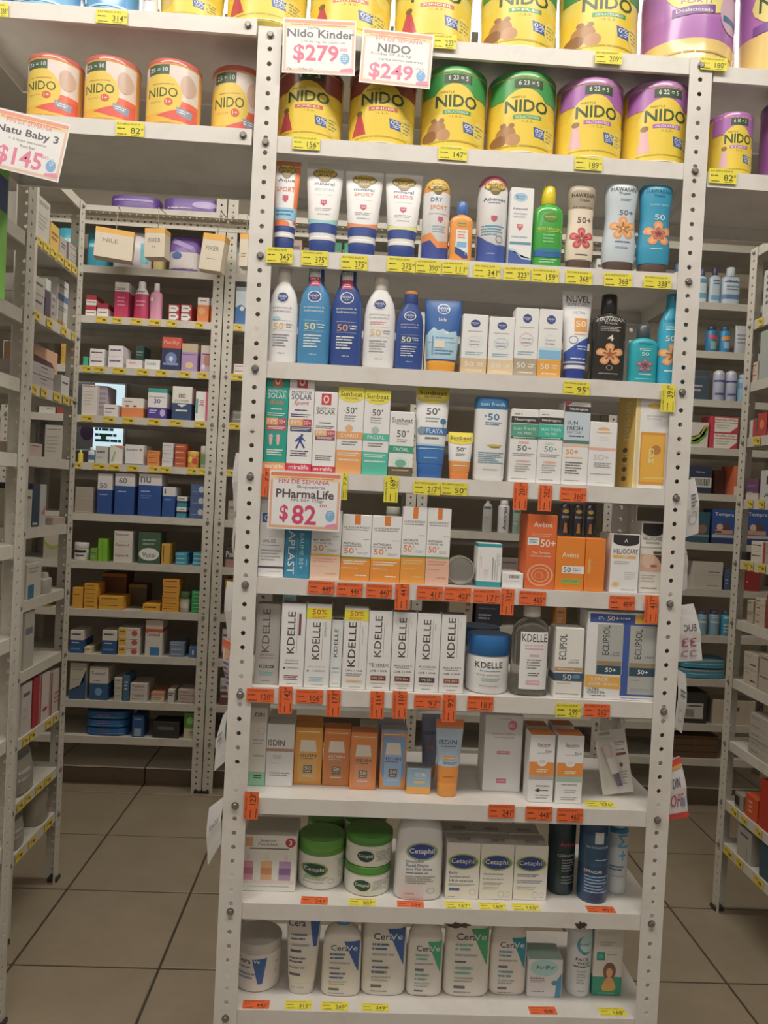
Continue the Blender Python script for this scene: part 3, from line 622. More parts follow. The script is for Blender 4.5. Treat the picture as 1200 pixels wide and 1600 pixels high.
# shelf, kind, name, label, category, x0, x1, ytop, colours, art, depth(neg = ratio of width), options
ITEMS = [
# top shelf: large milk tins
(0,'can','milk_tin','large yellow milk tin at the left end of the top shelf behind a paper sign','tin',352,478,-72,'e6cc5c d8b83a',nido('c8a83a','KINDER','c0503a','1 - 3',DRESS),-1,{'z':2.2086}),
(0,'can','milk_tin','large yellow milk tin on the top shelf, above the gap between two signs','tin',480,609,-70,'e6cc5c d8b83a',nido('c8a83a','KINDER','c0503a','1 - 3',DRESS),-1,{}),
(0,'can','milk_tin','large yellow milk tin on the top shelf with a red dress above the second sign','tin',612,735,-66,'e6cc5c d8b83a',nido('c8a83a','KINDER','c0503a','1 - 3',DRESS),-1,{}),
(0,'can','milk_tin','large yellow milk tin with brown bears on the top shelf, left of the green-lettered one','tin',745,865,-60,'e6cc5c 4a9a4a',nido('3f8f48','PRE','4a9a52','2 - 3',BEARS),-1,{}),
(0,'can','milk_tin','large yellow milk tin with brown bears beside the largest purple tin','tin',868,991,-55,'e6cc5c 4a9a4a',nido('3f8f48','DESLACTOSADO','4a9a52','2 - 3',BEARS),-1,{}),
(0,'can','milk_tin','largest milk tin, purple and gold, right end of the top shelf','tin',994,1138,-95,'e0c070 8a4a9c 0-.62:b070b8 .62-.80:a868b4',"e .5 .40 .36 .20 e6d078;t|NIDO|.45 .40 .5 .12 3a5236;t|FORTI|.42 .50 .3 .03 a060a8;p .2 .55 .62 .52 .62 .59 .2 .62 7a4a94;t|Deslactosado|.41 .57 .36 .03 f0e8f0;e .82 .55 .14 .16 c8a8c0;r .72 .58 .92 .63 3c6ca0;l .1 .90 .9 .93 1 b89850",-1,{}),
# second shelf
(1,'can','milk_tin','yellow milk tin with maroon shoulders at the left end of the second shelf','tin',431,533,100,'e4c036 8a3a3a',nido('8c4038','KINDER','c0503a','1 - 3',DRESS),-1,{}),
(1,'can','milk_tin','yellow milk tin with maroon shoulders under the second paper sign','tin',541,646,100,'e4c036 8a3a3a',nido('8c4038','KINDER','c0503a','1 - 3',DRESS),-1,{}),
(1,'can','milk_tin','yellow milk tin with green lid beside a maroon-shouldered tin','tin',653,755,102,'e4c036 3f9a4c',nido('3f9a4c','DESLACTOSADA','4a9a52','6 23 = 5',BEARS),-1,{}),
(1,'can','milk_tin','yellow milk tin with green lid beside a purple-topped tin','tin',757,862,110,'e4c036 3f9a4c',nido('3f9a4c','DESLACTOSADA','4a9a52','6 23 = 5',BEARS),-1,{}),
(1,'can','milk_tin','yellow milk tin with purple shoulders, left one of two on the second shelf','tin',865,966,120,'e4c036 b078b4',nido('a862b0','NUTRIENTES','a862b0','6 22 = 5',GIRL),-1,{}),
(1,'can','milk_tin','yellow milk tin with purple shoulders next to the right perforated post','tin',969,1070,125,'e4c036 b078b4',nido('a862b0','NUTRIENTES','a862b0','6 22 = 5',GIRL),-1,{}),
# third shelf: tubes and bottles of sunscreen
(2,'tube','sunscreen_tube','white and orange sport sunscreen tube at the left end of the third shelf','tube',420,463,246,'f0e8e0 34488c e8905a',"r 0 .06 .12 .7 e87840;r .80 .06 1 .7 e87840;"+bb(.09)+"t|Aqua|.5 .22 .6 .05 3c4a80;t|SPORT|.5 .32 .66 .05 e86a50;p .40 .39 .6 .39 .6 .44 .5 .47 .4 .44 c05068;r .05 .53 .95 .66 8cc0dc;l .2 .55 .8 .63 2 4a7aa8;e .3 .71 .4 .05 e87840;r 0 .73 1 .8 34488c;e .5 .825 .62 .03 e8e8f0",-.75,{}),
(2,'tube','sunscreen_tube','white mineral sunscreen tube with teal band and navy cap','tube',472,531,248,'f2f0ec 30478e dcdcda',tubeart('mineral','3c4a80','enriched','b8ccd8','8cc4c4'),-.62,{}),
(2,'tube','sunscreen_tube','white mineral sunscreen tube with orange band and navy cap','tube',534,594,259,'f2f0ec 30478e dcdcda',tubeart('mineral','3c4a80','SPORT','f09078','f08a50'),-.62,{}),
(2,'tube','sunscreen_tube','white mineral sunscreen tube for kids with yellow band and navy cap','tube',597,656,263,'f2f0ec 30478e dcdcda',tubeart('mineral','3c4a80','KIDS','e87890','d8d890'),-.62,{}),
(2,'spray','spray_can','orange, white and navy sunscreen spray can with domed top','spray can',656,703,273,'f0ece8 e8b04a 0-.2:e89a50',bb(.13, .36)+"t|DRY|.46 .29 .42 .045 4a78b0;t|SPORT|.55 .38 .62 .05 e88a50;l .2 .44 .9 .47 1 b8c0c8;p .54 .49 .72 .49 .72 .53 .63 .56 .54 .53 c86080;l .35 .59 .85 .68 3 9ab0c0;p .02 .70 .3 .68 .6 .80 .98 .76 .98 .9 .02 .9 e88a48;p .02 .78 .3 .77 .55 .86 .98 .83 .98 .99 .02 .99 3c4c98;o .86 .78 .08 .03 d8c8c0",-1,{}),
(2,'neck','sunscreen_bottle','small orange sunscreen bottle with blue cap','bottle',697,737,313,'f09040 3c68b0',"e .5 .38 .22 .05 c8a048;t|BANANA BOAT|.5 .38 .34 .02 5a4420;p .26 .48 .76 .48 .80 .88 .60 .95 .24 .80 f0e4dc;l .32 .50 .70 .64 3 e08060;r .30 .68 .72 .77 7ab0d8;p .24 .76 .76 .86 .80 .94 .6 .95 .24 .86 34488c;o .74 .86 .08 .035 f0f0f0",-.6,{}),
(2,'spray','spray_can','tall white sunscreen spray can with blue lower third','spray can',741,789,268,'eceaf0 c8607c',bb(.15, .36)+"t|Advanced|.5 .30 .72 .035 3c4a80;l .3 .33 .7 .35 1 8890b0;p .40 .48 .6 .48 .6 .52 .5 .55 .4 .52 c05068;l .12 .58 .85 .70 4 5a98b8;p .02 .68 .3 .76 .6 .80 .98 .78 .98 .99 .02 .99 3e55a2;o .70 .73 .12 .04 4a6098;l .3 .88 .6 .91 1 8898c8",-1,{}),
(2,'box','sunscreen_box','white carton with blue wave, beside the tall white spray can','box',792,829,294,'f2f0f0',"e .42 .12 .30 .055 9cc0d8;t|Banana|.42 .105 .42 .025 3c78a0;t|Boat|.42 .135 .3 .025 3c78a0;t|Advanced|.42 .27 .62 .03 4a5080;l .15 .32 .75 .40 2 b0b0b8;p .32 .47 .58 .47 .58 .51 .45 .56 .32 .51 d05868;t|50|.45 .495 .16 .025 f4f0f0;l .1 .62 .8 .66 1 9ab0c0;r .04 .70 .96 .735 5890a8;p 0 .80 .3 .82 .6 .92 1 .93 1 1 0 1 3e58a0;p 0 .78 .3 .80 .6 .9 1 .91 1 .93 .6 .92 .3 .83 0 .81 a8cce0",.045,{}),
(2,'neck','green_gel_bottle','bright green after-sun bottle with yellow screw cap','bottle',832,879,288,'3aa23e e8c81e',"e .52 .40 .24 .055 5a8a30;t|BANANA BOAT|.52 .395 .36 .022 e8d890;t|ALOE VERA GEL|.5 .54 .80 .028 d8d040;r .1 .565 .92 .572 d8d040;l .3 .60 .7 .72 3 7cc47c;e .5 .80 .46 .025 2e7a9a;p .04 .82 .2 .80 .5 .84 .96 .82 .96 .87 .5 .89 .04 .87 2f62a8;l .2 .90 .8 .96 2 90d090",-.75,{'fin':'g'}),
(2,'wave','sunscreen_bottle','taupe and cream waved sunscreen bottle with red flower','bottle',884,928,288,'dccdb8 5a4638 0-.29:a0937f',"t|HAWAIIAN|.5 .13 .78 .05 3c3228;t|Tropic|.55 .19 .36 .04 3c3228 0 i;t|SILK HYDRATION|.5 .27 .7 .02 5a4c40;t|50+|.58 .42 .5 .07 5a4c44;f .5 .64 .42 .13 c84a4e;e .5 .64 .05 .015 f0b060;l .3 .82 .75 .85 1 5a4c44;l .3 .88 .7 .91 1 9a8c7c",-.62,{}),
(2,'wave','sunscreen_bottle','pale blue waved sunscreen bottle with orange flower and brown cap','bottle',943,995,283,'b9c6cf 55433a',"t|HAWAIIAN|.5 .09 .74 .05 44423e;t|Tropic|.52 .14 .34 .035 44423e 0 i;l .4 .19 .75 .22 2 8a98a0;t|50+|.60 .345 .42 .055 5c6874;f .52 .52 .40 .13 e8924e;e .52 .52 .05 .015 f4c870;l .3 .66 .75 .69 1 50688a;l .3 .72 .7 .76 1 8898a4",-.62,{}),
(2,'wave','sunscreen_bottle','sky blue waved sunscreen bottle with orange and purple flower','bottle',998,1049,286,'2f93ba 5a453c',"t|HAWAIIAN|.5 .09 .74 .05 205a78;t|Tropic|.52 .145 .34 .035 205a78 0 i;t|ISLAND SPORT|.55 .24 .6 .022 a8d4e4;t|50|.56 .375 .32 .06 e8f4f8;f .54 .56 .44 .14 e88e54;f .54 .56 .22 .07 b0504c;l .3 .72 .7 .74 1 bfe0ec",-.62,{}),
# fourth shelf
(3,'shoulder','sunscreen_bottle','white shouldered sunscreen bottle at the left end of the fourth shelf','bottle',415,461,416,'f0ece4 dcd4c8',nivea('f0ece4','38488e','8a8c9c','f0b06c',';e .3 .54 .14 .02 9cccd8'),-.6,{}),
(3,'shoulder','sunscreen_bottle','light blue shouldered sunscreen bottle with pink and white neck sticker','bottle',462,513,413,'3f86ba 2f5f9a',nivea('3f86ba','38488e','cfe2f0','f2d88c',';r .30 .04 .64 .12 d8dce4;t|SUPER|.47 .06 .3 .025 4a4a60;r .30 .12 .64 .21 d8406c;l .34 .13 .6 .2 3 f8e0e8'),-.6,{}),
(3,'shoulder','sunscreen_bottle','dark blue shouldered sunscreen bottle with pink and white neck sticker','bottle',513,563,415,'2f4a92 28407e',nivea('2f4a92','2f4a92','d8dcec','f0a060',';r .30 .06 .64 .14 d8dce4;t|SUPER|.47 .08 .3 .025 4a4a60;r .30 .14 .64 .23 d8406c;l .34 .15 .6 .22 3 f8e0e8'),-.6,{}),
(3,'shoulder','sunscreen_bottle','pure white shouldered sunscreen bottle between two dark blue ones','bottle',565,616,429,'f4f1ea d6cfc4',nivea('f4f1ea','38488e','a0a0a8','f0b878',';l .2 .50 .7 .54 2 f0a8b0'),-.6,{}),
(3,'shoulder','sunscreen_bottle','small dark blue sunscreen bottle with an orange-topped cap','bottle',615,660,454,'2f4a92 2f4688',nivea('2f4a92','2f4a92','c8d0ec','f2dcb0'),-.6,{'orangecap':1}),
(3,'taper','sunscreen_tube','blue and pale blue sunscreen tube standing on an orange cap','tube',660,719,465,'2e5ca4 e6982e .5-.83:a8cce6',"o .5 .14 .17 .075 c8d8f0;t|NIVEA|.5 .13 .26 .03 f0f4fa;t|SUN|.5 .165 .14 .018 f0f4fa;t|kids|.48 .29 .2 .05 e8f0fa;p .1 .48 .25 .40 .35 .45 .5 .42 .7 .50 .85 .44 .9 .60 .1 .60 a8cce6;e .6 .47 .05 .02 f0f6fa;r .22 .52 .25 .78 5a90c0;r .28 .58 .55 .68 e8d0c0;t|50+|.4 .63 .22 .06 f4ece4;l .28 .70 .8 .78 2 5a88b8;l .3 .53 .8 .56 1 5a88b8",-.55,{}),
(3,'box','face_cream_box','white and beige sunscreen carton next to the blue tube','box',719,759,492,W+' .74-1:cdb287',niveabox('Shine','c8e0dc','d0b48c'),.035,{}),
(3,'box','face_cream_box','white and beige carton with pale blue patch, shortest of four','box',761,801,496,W+' .74-1:d8bc94',niveabox('Sensitive','a8d0ec','dcc098'),.035,{}),
(3,'box','face_cream_box','white carton with taupe base, third from the blue tube','box',801,838,482,W+' .74-1:a89880',niveabox('Anti-age','d8b8b0','ac9c84'),.035,{}),
(3,'box','face_cream_box','white carton with blue fade and orange base','box',838,875,484,W+' .74-1:e89c3a',niveabox('Control','f4f1ec','ec9e3c')+";r .04 .60 .96 .73 7ab4dc;r .04 .56 .96 .60 b8d8ec",.035,{}),
(3,'tube','sunscreen_tube','white and royal blue tube with orange number panel','tube',876,923,452,'f0eeec 2b4096 f0eeec',"t|NUVEL|.52 .09 .78 .075 2e3448;t|SUN CARE|.52 .155 .74 .04 8890a8;t|ULTRA|.55 .245 .40 .03 88a0b8;r .40 .31 .82 .46 ec9444;t|50|.61 .375 .34 .07 fbe8c8;l .4 .48 .8 .51 1 e8a878;o .38 .56 .15 .045 5a78b8;p .04 .72 .5 .60 .96 .50 .96 .8 .04 .8 3450a8;l .5 .62 .85 .68 2 a8b8dc;l .3 .76 .8 .79 1 c8d4ec;r .06 .845 .94 .885 e8ecf4",-.62,{}),
(3,'neck','tanning_oil_bottle','black tanning oil bottle with orange hibiscus','bottle',924,977,458,'2a2826 1e1d1c',"t|HAWAIIAN|.5 .30 .80 .05 b8b0a8;t|Tropic|.5 .345 .4 .035 b8b0a8 0 i;l .2 .38 .8 .44 3 a8a098;t|4|.5 .51 .18 .07 d8d0c4;f .5 .70 .40 .13 dc9058;e .5 .70 .08 .03 c04830;o .5 .85 .09 .028 c8b898;l .2 .91 .8 .93 1 9a938c",-.6,{'fin':'g'}),
(3,'neck','sunscreen_bottle','short teal sunscreen bottle with dark cap','bottle',984,1030,507,'1f9fae 3f4a50',"t|HAWAIIAN|.5 .33 .5 .035 1a6474;l .3 .41 .75 .46 2 b8e4ec;t|50|.5 .51 .26 .06 c8ecf0;f .5 .70 .30 .12 9a5a6c;l .3 .84 .75 .88 1 b8e0e8;l .2 .92 .8 .95 1 78c8d0",-.6,{}),
(3,'shoulder','sunscreen_bottle','tall sky blue sunscreen bottle half hidden by the right post','bottle',1026,1072,458,'2aa0c4 2390b4',"t|HAWAIIAN|.5 .3 .7 .05 206a88;l .2 .36 .8 .42 2 c0e8f0;t|50+|.45 .50 .5 .06 e8f8fc;f .48 .68 .5 .13 e8985c;l .2 .84 .8 .88 1 c0e8f0",-.6,{}),
# fifth shelf
(4,'box','sunscreen_box','teal children\'s sunscreen carton at the left end of the fifth shelf','box',410,446,580,'1f9c8c .925-1:e8935a',psolar('1f9c8c','f0f8f4','Kids','f06a48',1,'e8935a','f09a58','d0485a')+";e .3 .66 .09 .022 f0a8a8;p .22 .68 .38 .68 .34 .75 .26 .75 f0b0b0;e .62 .66 .09 .022 f0a8a8;p .54 .68 .70 .68 .66 .75 .58 .75 f0b0b0",.05,{}),
(4,'box','sunscreen_box','white sport sunscreen carton with blue runner and crimson base','box',446,486,582,'f4f0ec .925-1:d03050',psolar('f4f0ec','4a4470','Sport','c83c6c',1,'d03050')+";e .58 .635 .05 .014 3a4890;p .46 .65 .62 .64 .56 .71 .46 .71 3a4890;p .50 .70 .58 .70 .72 .76 .66 .77 3a4890;p .46 .70 .52 .70 .40 .775 .34 .77 3a4890;p .44 .66 .48 .68 .34 .71 .32 .69 3a4890;p .58 .65 .72 .69 .70 .70 .57 .67 3a4890",.05,{}),
(4,'box','sunscreen_box','shorter white sunscreen carton with red sun square and crimson base','box',486,523,613,'f4f0ec .925-1:d03048',psolar('f4f0ec','4a4448','','c83c6c',1,'d03048','f0a868','8a3a48').replace('t||.5 .315 .6 .05 c83c6c 0 i;',''),.05,{}),
(4,'box','sunscreen_box','yellow-topped carton with orange stripe and orange base','box',523,564,606,'f6f2e6 .73-1:f09040 e6cc3a',sunbeat('e8a878','f09a58','DIARIO'),.045,{}),
(4,'box','sunscreen_box','yellow-topped carton with mint stripe and turquoise base','box',564,605,610,'f6f2e6 .73-1:2eb8a4 e6cc3a',sunbeat('a8b8b0','48b8a0','FACIAL'),.045,{}),
(4,'box','sunscreen_box','small white carton with green stripe and dark brown base','box',605,644,644,'f4f2ea .86-1:5c5040',"t|Sunbeat|.5 .13 .84 .08 5a5848;e .5 .165 .4 .006 c8c8b8;t|PROCARE|.5 .19 .5 .025 8a8878;t|50|.48 .34 .36 .11 4a4a4c;t|+|.74 .30 .1 .04 4a4a4c;l .3 .42 .75 .48 2 9a9a98;r 0 .53 1 .64 2f9c7c;t|FACIAL|.5 .585 .6 .055 f4fbf4;e .5 .80 .38 .10 c8dcd4;e .5 .80 .22 .06 6cae98;r 0 .86 1 1 5c5040;l .15 .89 .85 .94 1 a89878",.045,{}),
(4,'taper','sunscreen_tube','white tube with yellow top, blue PLAYA band and blue cap','tube',645,703,601,'eceef0 2f66b4 .66-.85:3a74c0',"r .03 .03 .97 .14 e4cc3a;e .5 .14 .47 .06 e4cc3a;t|Sunbeat|.5 .085 .80 .05 4a4430;t|PROCARE|.5 .13 .5 .02 6a6040;t|50|.48 .285 .32 .075 4a5058;t|+|.68 .26 .09 .03 4a5058;l .3 .35 .74 .41 2 8a98a0;e .82 .39 .09 .03 3c78a8;r .81 .40 .835 .48 3c6890;r .15 .46 .95 .535 3a78c0;e .2 .495 .11 .04 7898a8;t|PLAYA|.58 .497 .48 .05 f0f6fc;l .3 .56 .72 .60 1 6a7a88;r .04 .64 .96 .66 9cc4e8;l .1 .68 .9 .70 1 a8ccf0;l .3 .78 .7 .80 1 a8ccf0",-.55,{}),
(4,'taper','sunscreen_tube','small yellow and orange tube on an orange cap','tube',693,737,675,'f2ece0 ec8038 0-.2:e8cc38 .62-.85:f09048',"e .5 .20 .47 .06 e8cc38;t|Sunbeat|.5 .12 .84 .08 5a4a28;t|PROCARE|.5 .19 .5 .03 8a7430;t|50|.48 .37 .3 .09 4a4a4c;t|+|.68 .34 .08 .03 4a4a4c;l .3 .45 .7 .52 2 9a9a90;l .2 .70 .8 .74 1 fbe0c8",-.55,{}),
(4,'slab','sunscreen_bottle','tall white sunscreen bottle with blue top band','bottle',738,790,620,'f0ebdc 2f6fa8 0-.15:2f6fa8',"t|sun fresh|.5 .09 .72 .045 a8d0e4;t|50|.54 .24 .34 .075 2f6fa8;t|F|.31 .235 .06 .03 2f6fa8;l .3 .30 .8 .345 2 4a88b8;e .6 .58 .22 .014 c8b048;e .62 .60 .16 .008 8a8a40;l .14 .66 .9 .80 6 6898b0;l .3 .86 .75 .88 1 a8a8a0",-.55,{'sq':1}),
(4,'box','face_cream_box','white carton with black band and dull green panel, left of its turquoise twin','box',794,837,640,'f2efea',neutro('4f9a80','2f6a58','d8b0a0',"t|sun fresh|.5 .26 .8 .05 a8dcc8;t|OIL FREE|.5 .325 .5 .03 c8e8dc",'5a6468','d8a8a0'),.045,{}),
(4,'box','face_cream_box','white carton with black band and turquoise panel','box',837,876,641,'f2efea',neutro('36b498','2f7a68','c8ccc8',"t|sun fresh|.5 .26 .8 .05 b0ecdc;t|OIL FREE|.5 .325 .5 .03 d0f4e8",'5a8890','e8a888'),.045,{}),
(4,'box','body_care_box','taller white carton with pale blue SUN FRESH panel','box',876,917,629,'f2efea',"p 0 0 .3 0 .1 .05 0 .05 d8486c;r 0 .05 1 .12 3a3636;t|Neutrogena|.55 .085 .7 .04 f0ece8;r 0 .125 1 .46 b8c8d4;t|SUN|.32 .25 .4 .05 2e3a48;t|FRESH|.42 .315 .6 .05 2e3a48;t|BODY CARE|.4 .365 .54 .03 5a6470;l .2 .40 .8 .43 1 3a4450;r 0 .46 1 .50 4a7a78;r 0 .505 1 .54 e0b8a0;t|50+|.36 .60 .46 .065 e09040;l .1 .66 .8 .69 1 d8a880;l .12 .72 .8 .88 5 6a6664;l .12 .94 .7 .96 1 a8a4a0",.05,{}),
(4,'box','face_cream_box','white carton with small orange sun and grey SO+ lettering','box',917,960,660,'f4f1ec',"e .5 .12 .22 .04 eca860;r .25 .13 .75 .16 f4f1ec;e .5 .16 .3 .008 e8b078;l .35 .22 .7 .30 2 c8d4e0;r 0 .40 1 .44 e0a898;t|SO+|.46 .55 .56 .09 b8b4b8;l .2 .63 .85 .72 3 8a888a;l .1 .80 .85 .83 1 a8a4a4;l .3 .94 .7 .96 1 b0aca8",.05,{}),
(4,'box','sunscreen_box','tall carton with yellow side and amber bottle behind a clear window','box',988,1042,612,'e2dedd 0-.12:e6e2e0',"r .02 .0 .12 1 d8c488;e .52 .15 .2 .03 e8b860;l .3 .24 .8 .30 2 c8c0c8;r .16 .42 .90 .96 d88e2c;r .20 .45 .86 .93 eaa83a;r .3 .88 .9 .9 f0c060;e .62 .60 .14 .05 b8783c;t|SO|.50 .66 .14 .16 f4d890 90;l .42 .55 .48 .85 1 f8e4b0;r .88 .4 .93 .97 d0ccd0",.10,{'yside':1}),
# sixth shelf
(5,'box','cream_box','white carton with navy corner logo half hidden by the paper sign','box',402,442,782,'f0eeea',"r .10 .17 .40 .29 3c5a9c;t|C|.26 .23 .16 .08 e8ecf4;t|UAL DE|.40 .53 .5 .04 5a5a60;l .1 .58 .8 .60 1 8a8a90;l .1 .64 .9 .80 4 a8a8ac;r 0 .86 1 .885 4a4a58;l .3 .92 .9 .94 1 c8c0a8",.05,{}),
(5,'box','balm_box','blue balm carton with large white vertical lettering','box',443,483,792,'2f86b0',"t|CICAPLAST|.26 .50 .26 .90 e8f4f8 -90;t|BAUME B5+|.66 .62 .16 .5 a8d4e8 -90;r .48 .02 .49 .98 8cc4dc;l .84 .7 .9 .9 1 8cc4dc",.05,{}),
(5,'box','face_cream_box','white carton with salmon lower half beside the blue carton','box',483,530,798,'e6e2de .635-1:e8b8a0',anthel('e0a830','ecbca4','d89880').replace('r .42 0 .62 .145 e0762c','r .42 0 .62 .10 e0762c'),.04,{}),
(5,'box','face_cream_box','white and orange carton with green stripe, shorter of the two green-striped orange ones','box',531,577,805,'e6e2de .635-1:ea8228',anthel('6a8a5a','ee8a2c'),.04,{}),
(5,'box','face_cream_box','white and orange carton with amber stripe','box',577,624,807,'e6e2de .635-1:ea8228',anthel('e8a82c','ee8a2c'),.04,{}),
(5,'box','face_cream_box','taller white and orange carton with green stripe','box',624,663,793,'ece8e4 .635-1:ea8a30',anthel('6a8a5a','ee9434','f6b470'),.04,{}),
(5,'box','face_cream_box','taller white and dusty pink carton with green stripe','box',663,700,795,'ece8e4 .635-1:dca890',anthel('7a9a6a','e0ac94','c88c78'),.04,{}),
(5,'box','ointment_box','white carton with teal top and bottom bands, lettering on its side','box',744,782,850,'ece9e2 0-.08:2e94a0 .88-1:2e94a0',"r .10 .18 .11 .84 c8c4bc;l .14 .2 .2 .8 1 e0b0a0;t|CELULAR|.86 .36 .16 .3 b8b4ae -90;r .62 .32 .66 .84 8a8684;r .72 .38 .75 .84 9a9694;r .82 .5 .84 .84 8a8684;l .28 .60 .5 .8 5 e8c0b8",.05,{}),
(5,'box','flat_box','small low white carton with a bar code','box',784,817,896,'eeebe6',"b .34 .14 .8 .34 5a5654;l .1 .5 .8 .6 1 c8c4c0",.07,{}),
(5,'box','sunscreen_box','tall red-orange sunscreen carton with swirl','box',819,866,805,'e0622c',"t|Avène|.52 .13 .62 .065 f8dcc8;l .15 .25 .85 .30 2 f0a880;r .04 .31 .42 .41 e8ece8;l .08 .33 .38 .39 2 5a9ab8;t|50+|.72 .38 .5 .10 fae0cc;t|Mat Perfect|.5 .51 .6 .035 f8dcc8;l .15 .545 .85 .575 1 f0b890;o .5 .81 .44 .15 f0a478;o .5 .81 .30 .10 f0a478;o .46 .82 .14 .05 f0a478",.07,{}),
(5,'box','sunscreen_box','bright orange carton with white number label','box',866,911,840,'ec7c20',"t|Avène|.5 .33 .60 .10 f8e0c0;t|50+|.42 .6 .1 .01 ffffff;r .22 .54 1 .68 f4eee4;t|50|.40 .61 .26 .10 4a4440;l .60 .58 .9 .64 2 8a8078;r .22 .78 .9 .88 98a848;l .24 .80 .8 .86 1 6a9a58",.05,{}),
(5,'box','sunscreen_box','narrow plain orange carton turned side-on','box',912,943,842,'ec7a20',"r .04 .44 .96 .45 f09a48;l .1 .3 .3 .9 1 f0a050;r .12 .2 .13 .9 d86a18",.05,{}),
(5,'box','supplement_box','white carton with black crest and gold stripe','box',952,996,835,'f2eeea 8a8480',"r .04 .01 .96 .13 2e2a2c;e .5 .13 .46 .07 2e2a2c;t|A|.5 .11 .12 .06 e8dcc8;t|HELIOCARE|.5 .295 .86 .085 4a4446;r .06 .36 .88 .415 e8a858;t|360°|.5 .388 .2 .035 f8ecd8;l .1 .46 .7 .52 2 a8a4a2;l .5 .64 .92 .78 4 b8b4b2;e .2 .86 .13 .045 f0b878;l .4 .93 .9 .97 1 b0acaa",.075,{}),
(5,'box','supplement_box','grey and white carton with black crest and a smiling face photo','box',997,1033,816,'dcd8cf',"r .06 .02 .94 .14 2e2a2c;e .5 .14 .44 .06 2e2a2c;t|HELIOCARE|.5 .235 .8 .05 5a5656;r .2 .28 .8 .31 a8a4a0;r 0 .35 1 .37 b0aca4;r .56 .41 .9 .45 4a4444;r .03 .46 .94 .70 d8a890;e .35 .55 .3 .10 e8bca4;e .6 .62 .16 .02 b06058;p .6 .46 .94 .46 .94 .6 .8 .52 5a3c30;l .1 .74 .7 .86 3 b8b4ac;l .1 .92 .8 .96 1 8a8680",.05,{'yo':.02}),
# seventh shelf
(6,'box','serum_box','silver grey carton with vertical lettering at the left end of the seventh shelf','box',396,434,944,'a8a29c 8a8480',kdelle("t|ÁCIDO|.5 .63 .60 .03 6a6462;l .2 .665 .8 .68 1 6a6462;r .2 .76 .8 .795 4a4442;t|FPS 50+|.5 .778 .5 .02 d8d0c8;l .2 .84 .8 .90 3 6aa8a8;l .3 .95 .7 .965 1 6a6462",'5a5452'),.035,{'yo':.012}),
(6,'box','serum_box','white carton with vertical lettering and a maroon side strip','box',435,473,943,'ece8e4 5c5450',kdelle("r .72 .12 .82 .38 7a3c54;t|ÁCIDO|.5 .68 .56 .026 8a8480;l .2 .71 .8 .73 1 8a8480;e .2 .775 .05 .012 5a3c44;l .3 .765 .8 .785 1 9a9490;l .2 .86 .8 .92 3 7a3c54;l .3 .955 .8 .97 1 9a9490",y0=.10,y1=.60),.035,{}),
(6,'box','serum_box','white serum carton with yellow 50% flash on its top','box',474,513,944,'ece8e4 5c5450',kdelle("r 0 .05 1 .18 ecd428;t|50%|.52 .095 .6 .06 c43420;l .2 .14 .8 .17 2 c87030;t|SERUM|.78 .30 .12 .18 b0aaa6 90;t|COLÁGENO|.5 .745 .7 .018 b0aaa6;e .14 .80 .05 .012 8a8480;t|ÁCIDO|.56 .795 .5 .026 8a8480;l .2 .87 .8 .93 3 8cc0d0;l .3 .955 .8 .97 1 9a9490",y0=.22,y1=.66),.035,{}),
(6,'box','serum_box','narrow pale blue and white carton, shortest on the seventh shelf','box',514,532,969,'d8dcdf 5a5c60',kdelle("l .2 .70 .8 .74 1 8ab0c8;l .2 .76 .8 .80 1 a8c8d8;l .2 .94 .8 .96 1 8a8a8c",y0=.13,y1=.55),.03,{'yo':.01}),
(6,'box','serum_box','white sunscreen carton with yellow 50% flash and bold lettering','box',533,571,951,'ece8e4',kdelle("r 0 .02 1 .15 ecd428;t|50%|.52 .065 .6 .06 c43420;l .2 .11 .8 .14 2 c87030;l .78 .2 .84 .6 1 b8b4b0;t|UVA + UVB|.5 .77 .68 .022 4a4442;l .16 .80 .84 .845 2 9a9490;r .16 .88 .84 .92 e8c8a8;t|colágeno|.5 .90 .56 .026 d88a50;l .3 .965 .8 .98 1 9a9490",'3a3432',y0=.17,y1=.72,xk=.36),.035,{}),
(6,'box','serum_box','white green-tea sunscreen carton with red FPS box','box',571,608,955,'ece8e4 57504c',kdelle(UV('TÉ VERDE','7a3428','b8988c').replace('.76 .028','.84 .045'),y0=.06,y1=.58),.035,{}),
(6,'box','serum_box','white carton with brown-red FPS box, left of the identical pair','box',609,646,957,'ece8e4 57504c',kdelle(UV('ÁCIDO','6a2c28','a88880')+";l .3 .93 .8 .945 1 90b890",y0=.07,y1=.57),.035,{}),
(6,'box','serum_box','white carton with dark plum FPS box','box',647,684,959,'ece8e4 57504c',kdelle(UV('ÁCIDO','4a3034','8a7a7c'),y0=.08,y1=.58),.035,{}),
(6,'box','serum_box','white carton with rust FPS box beside the blue-lidded jar','box',685,723,961,'ece8e4 6a625c',kdelle(UV('ÁCIDO','8a4030','c8a090'),y0=.04,y1=.55),.035,{}),
(6,'jar','cream_jar','large white cream jar with blue screw lid','jar',727,795,996,'ece9e2 2268b0',"t|KDELLE|.46 .49 .64 .10 3a3634;l .25 .58 .75 .61 1 6aa8a8;t|hidratante|.45 .66 .5 .03 8a98a0;l .3 .71 .75 .78 2 9ab0b0;l .25 .84 .7 .87 1 b0aaa6",-1,{}),
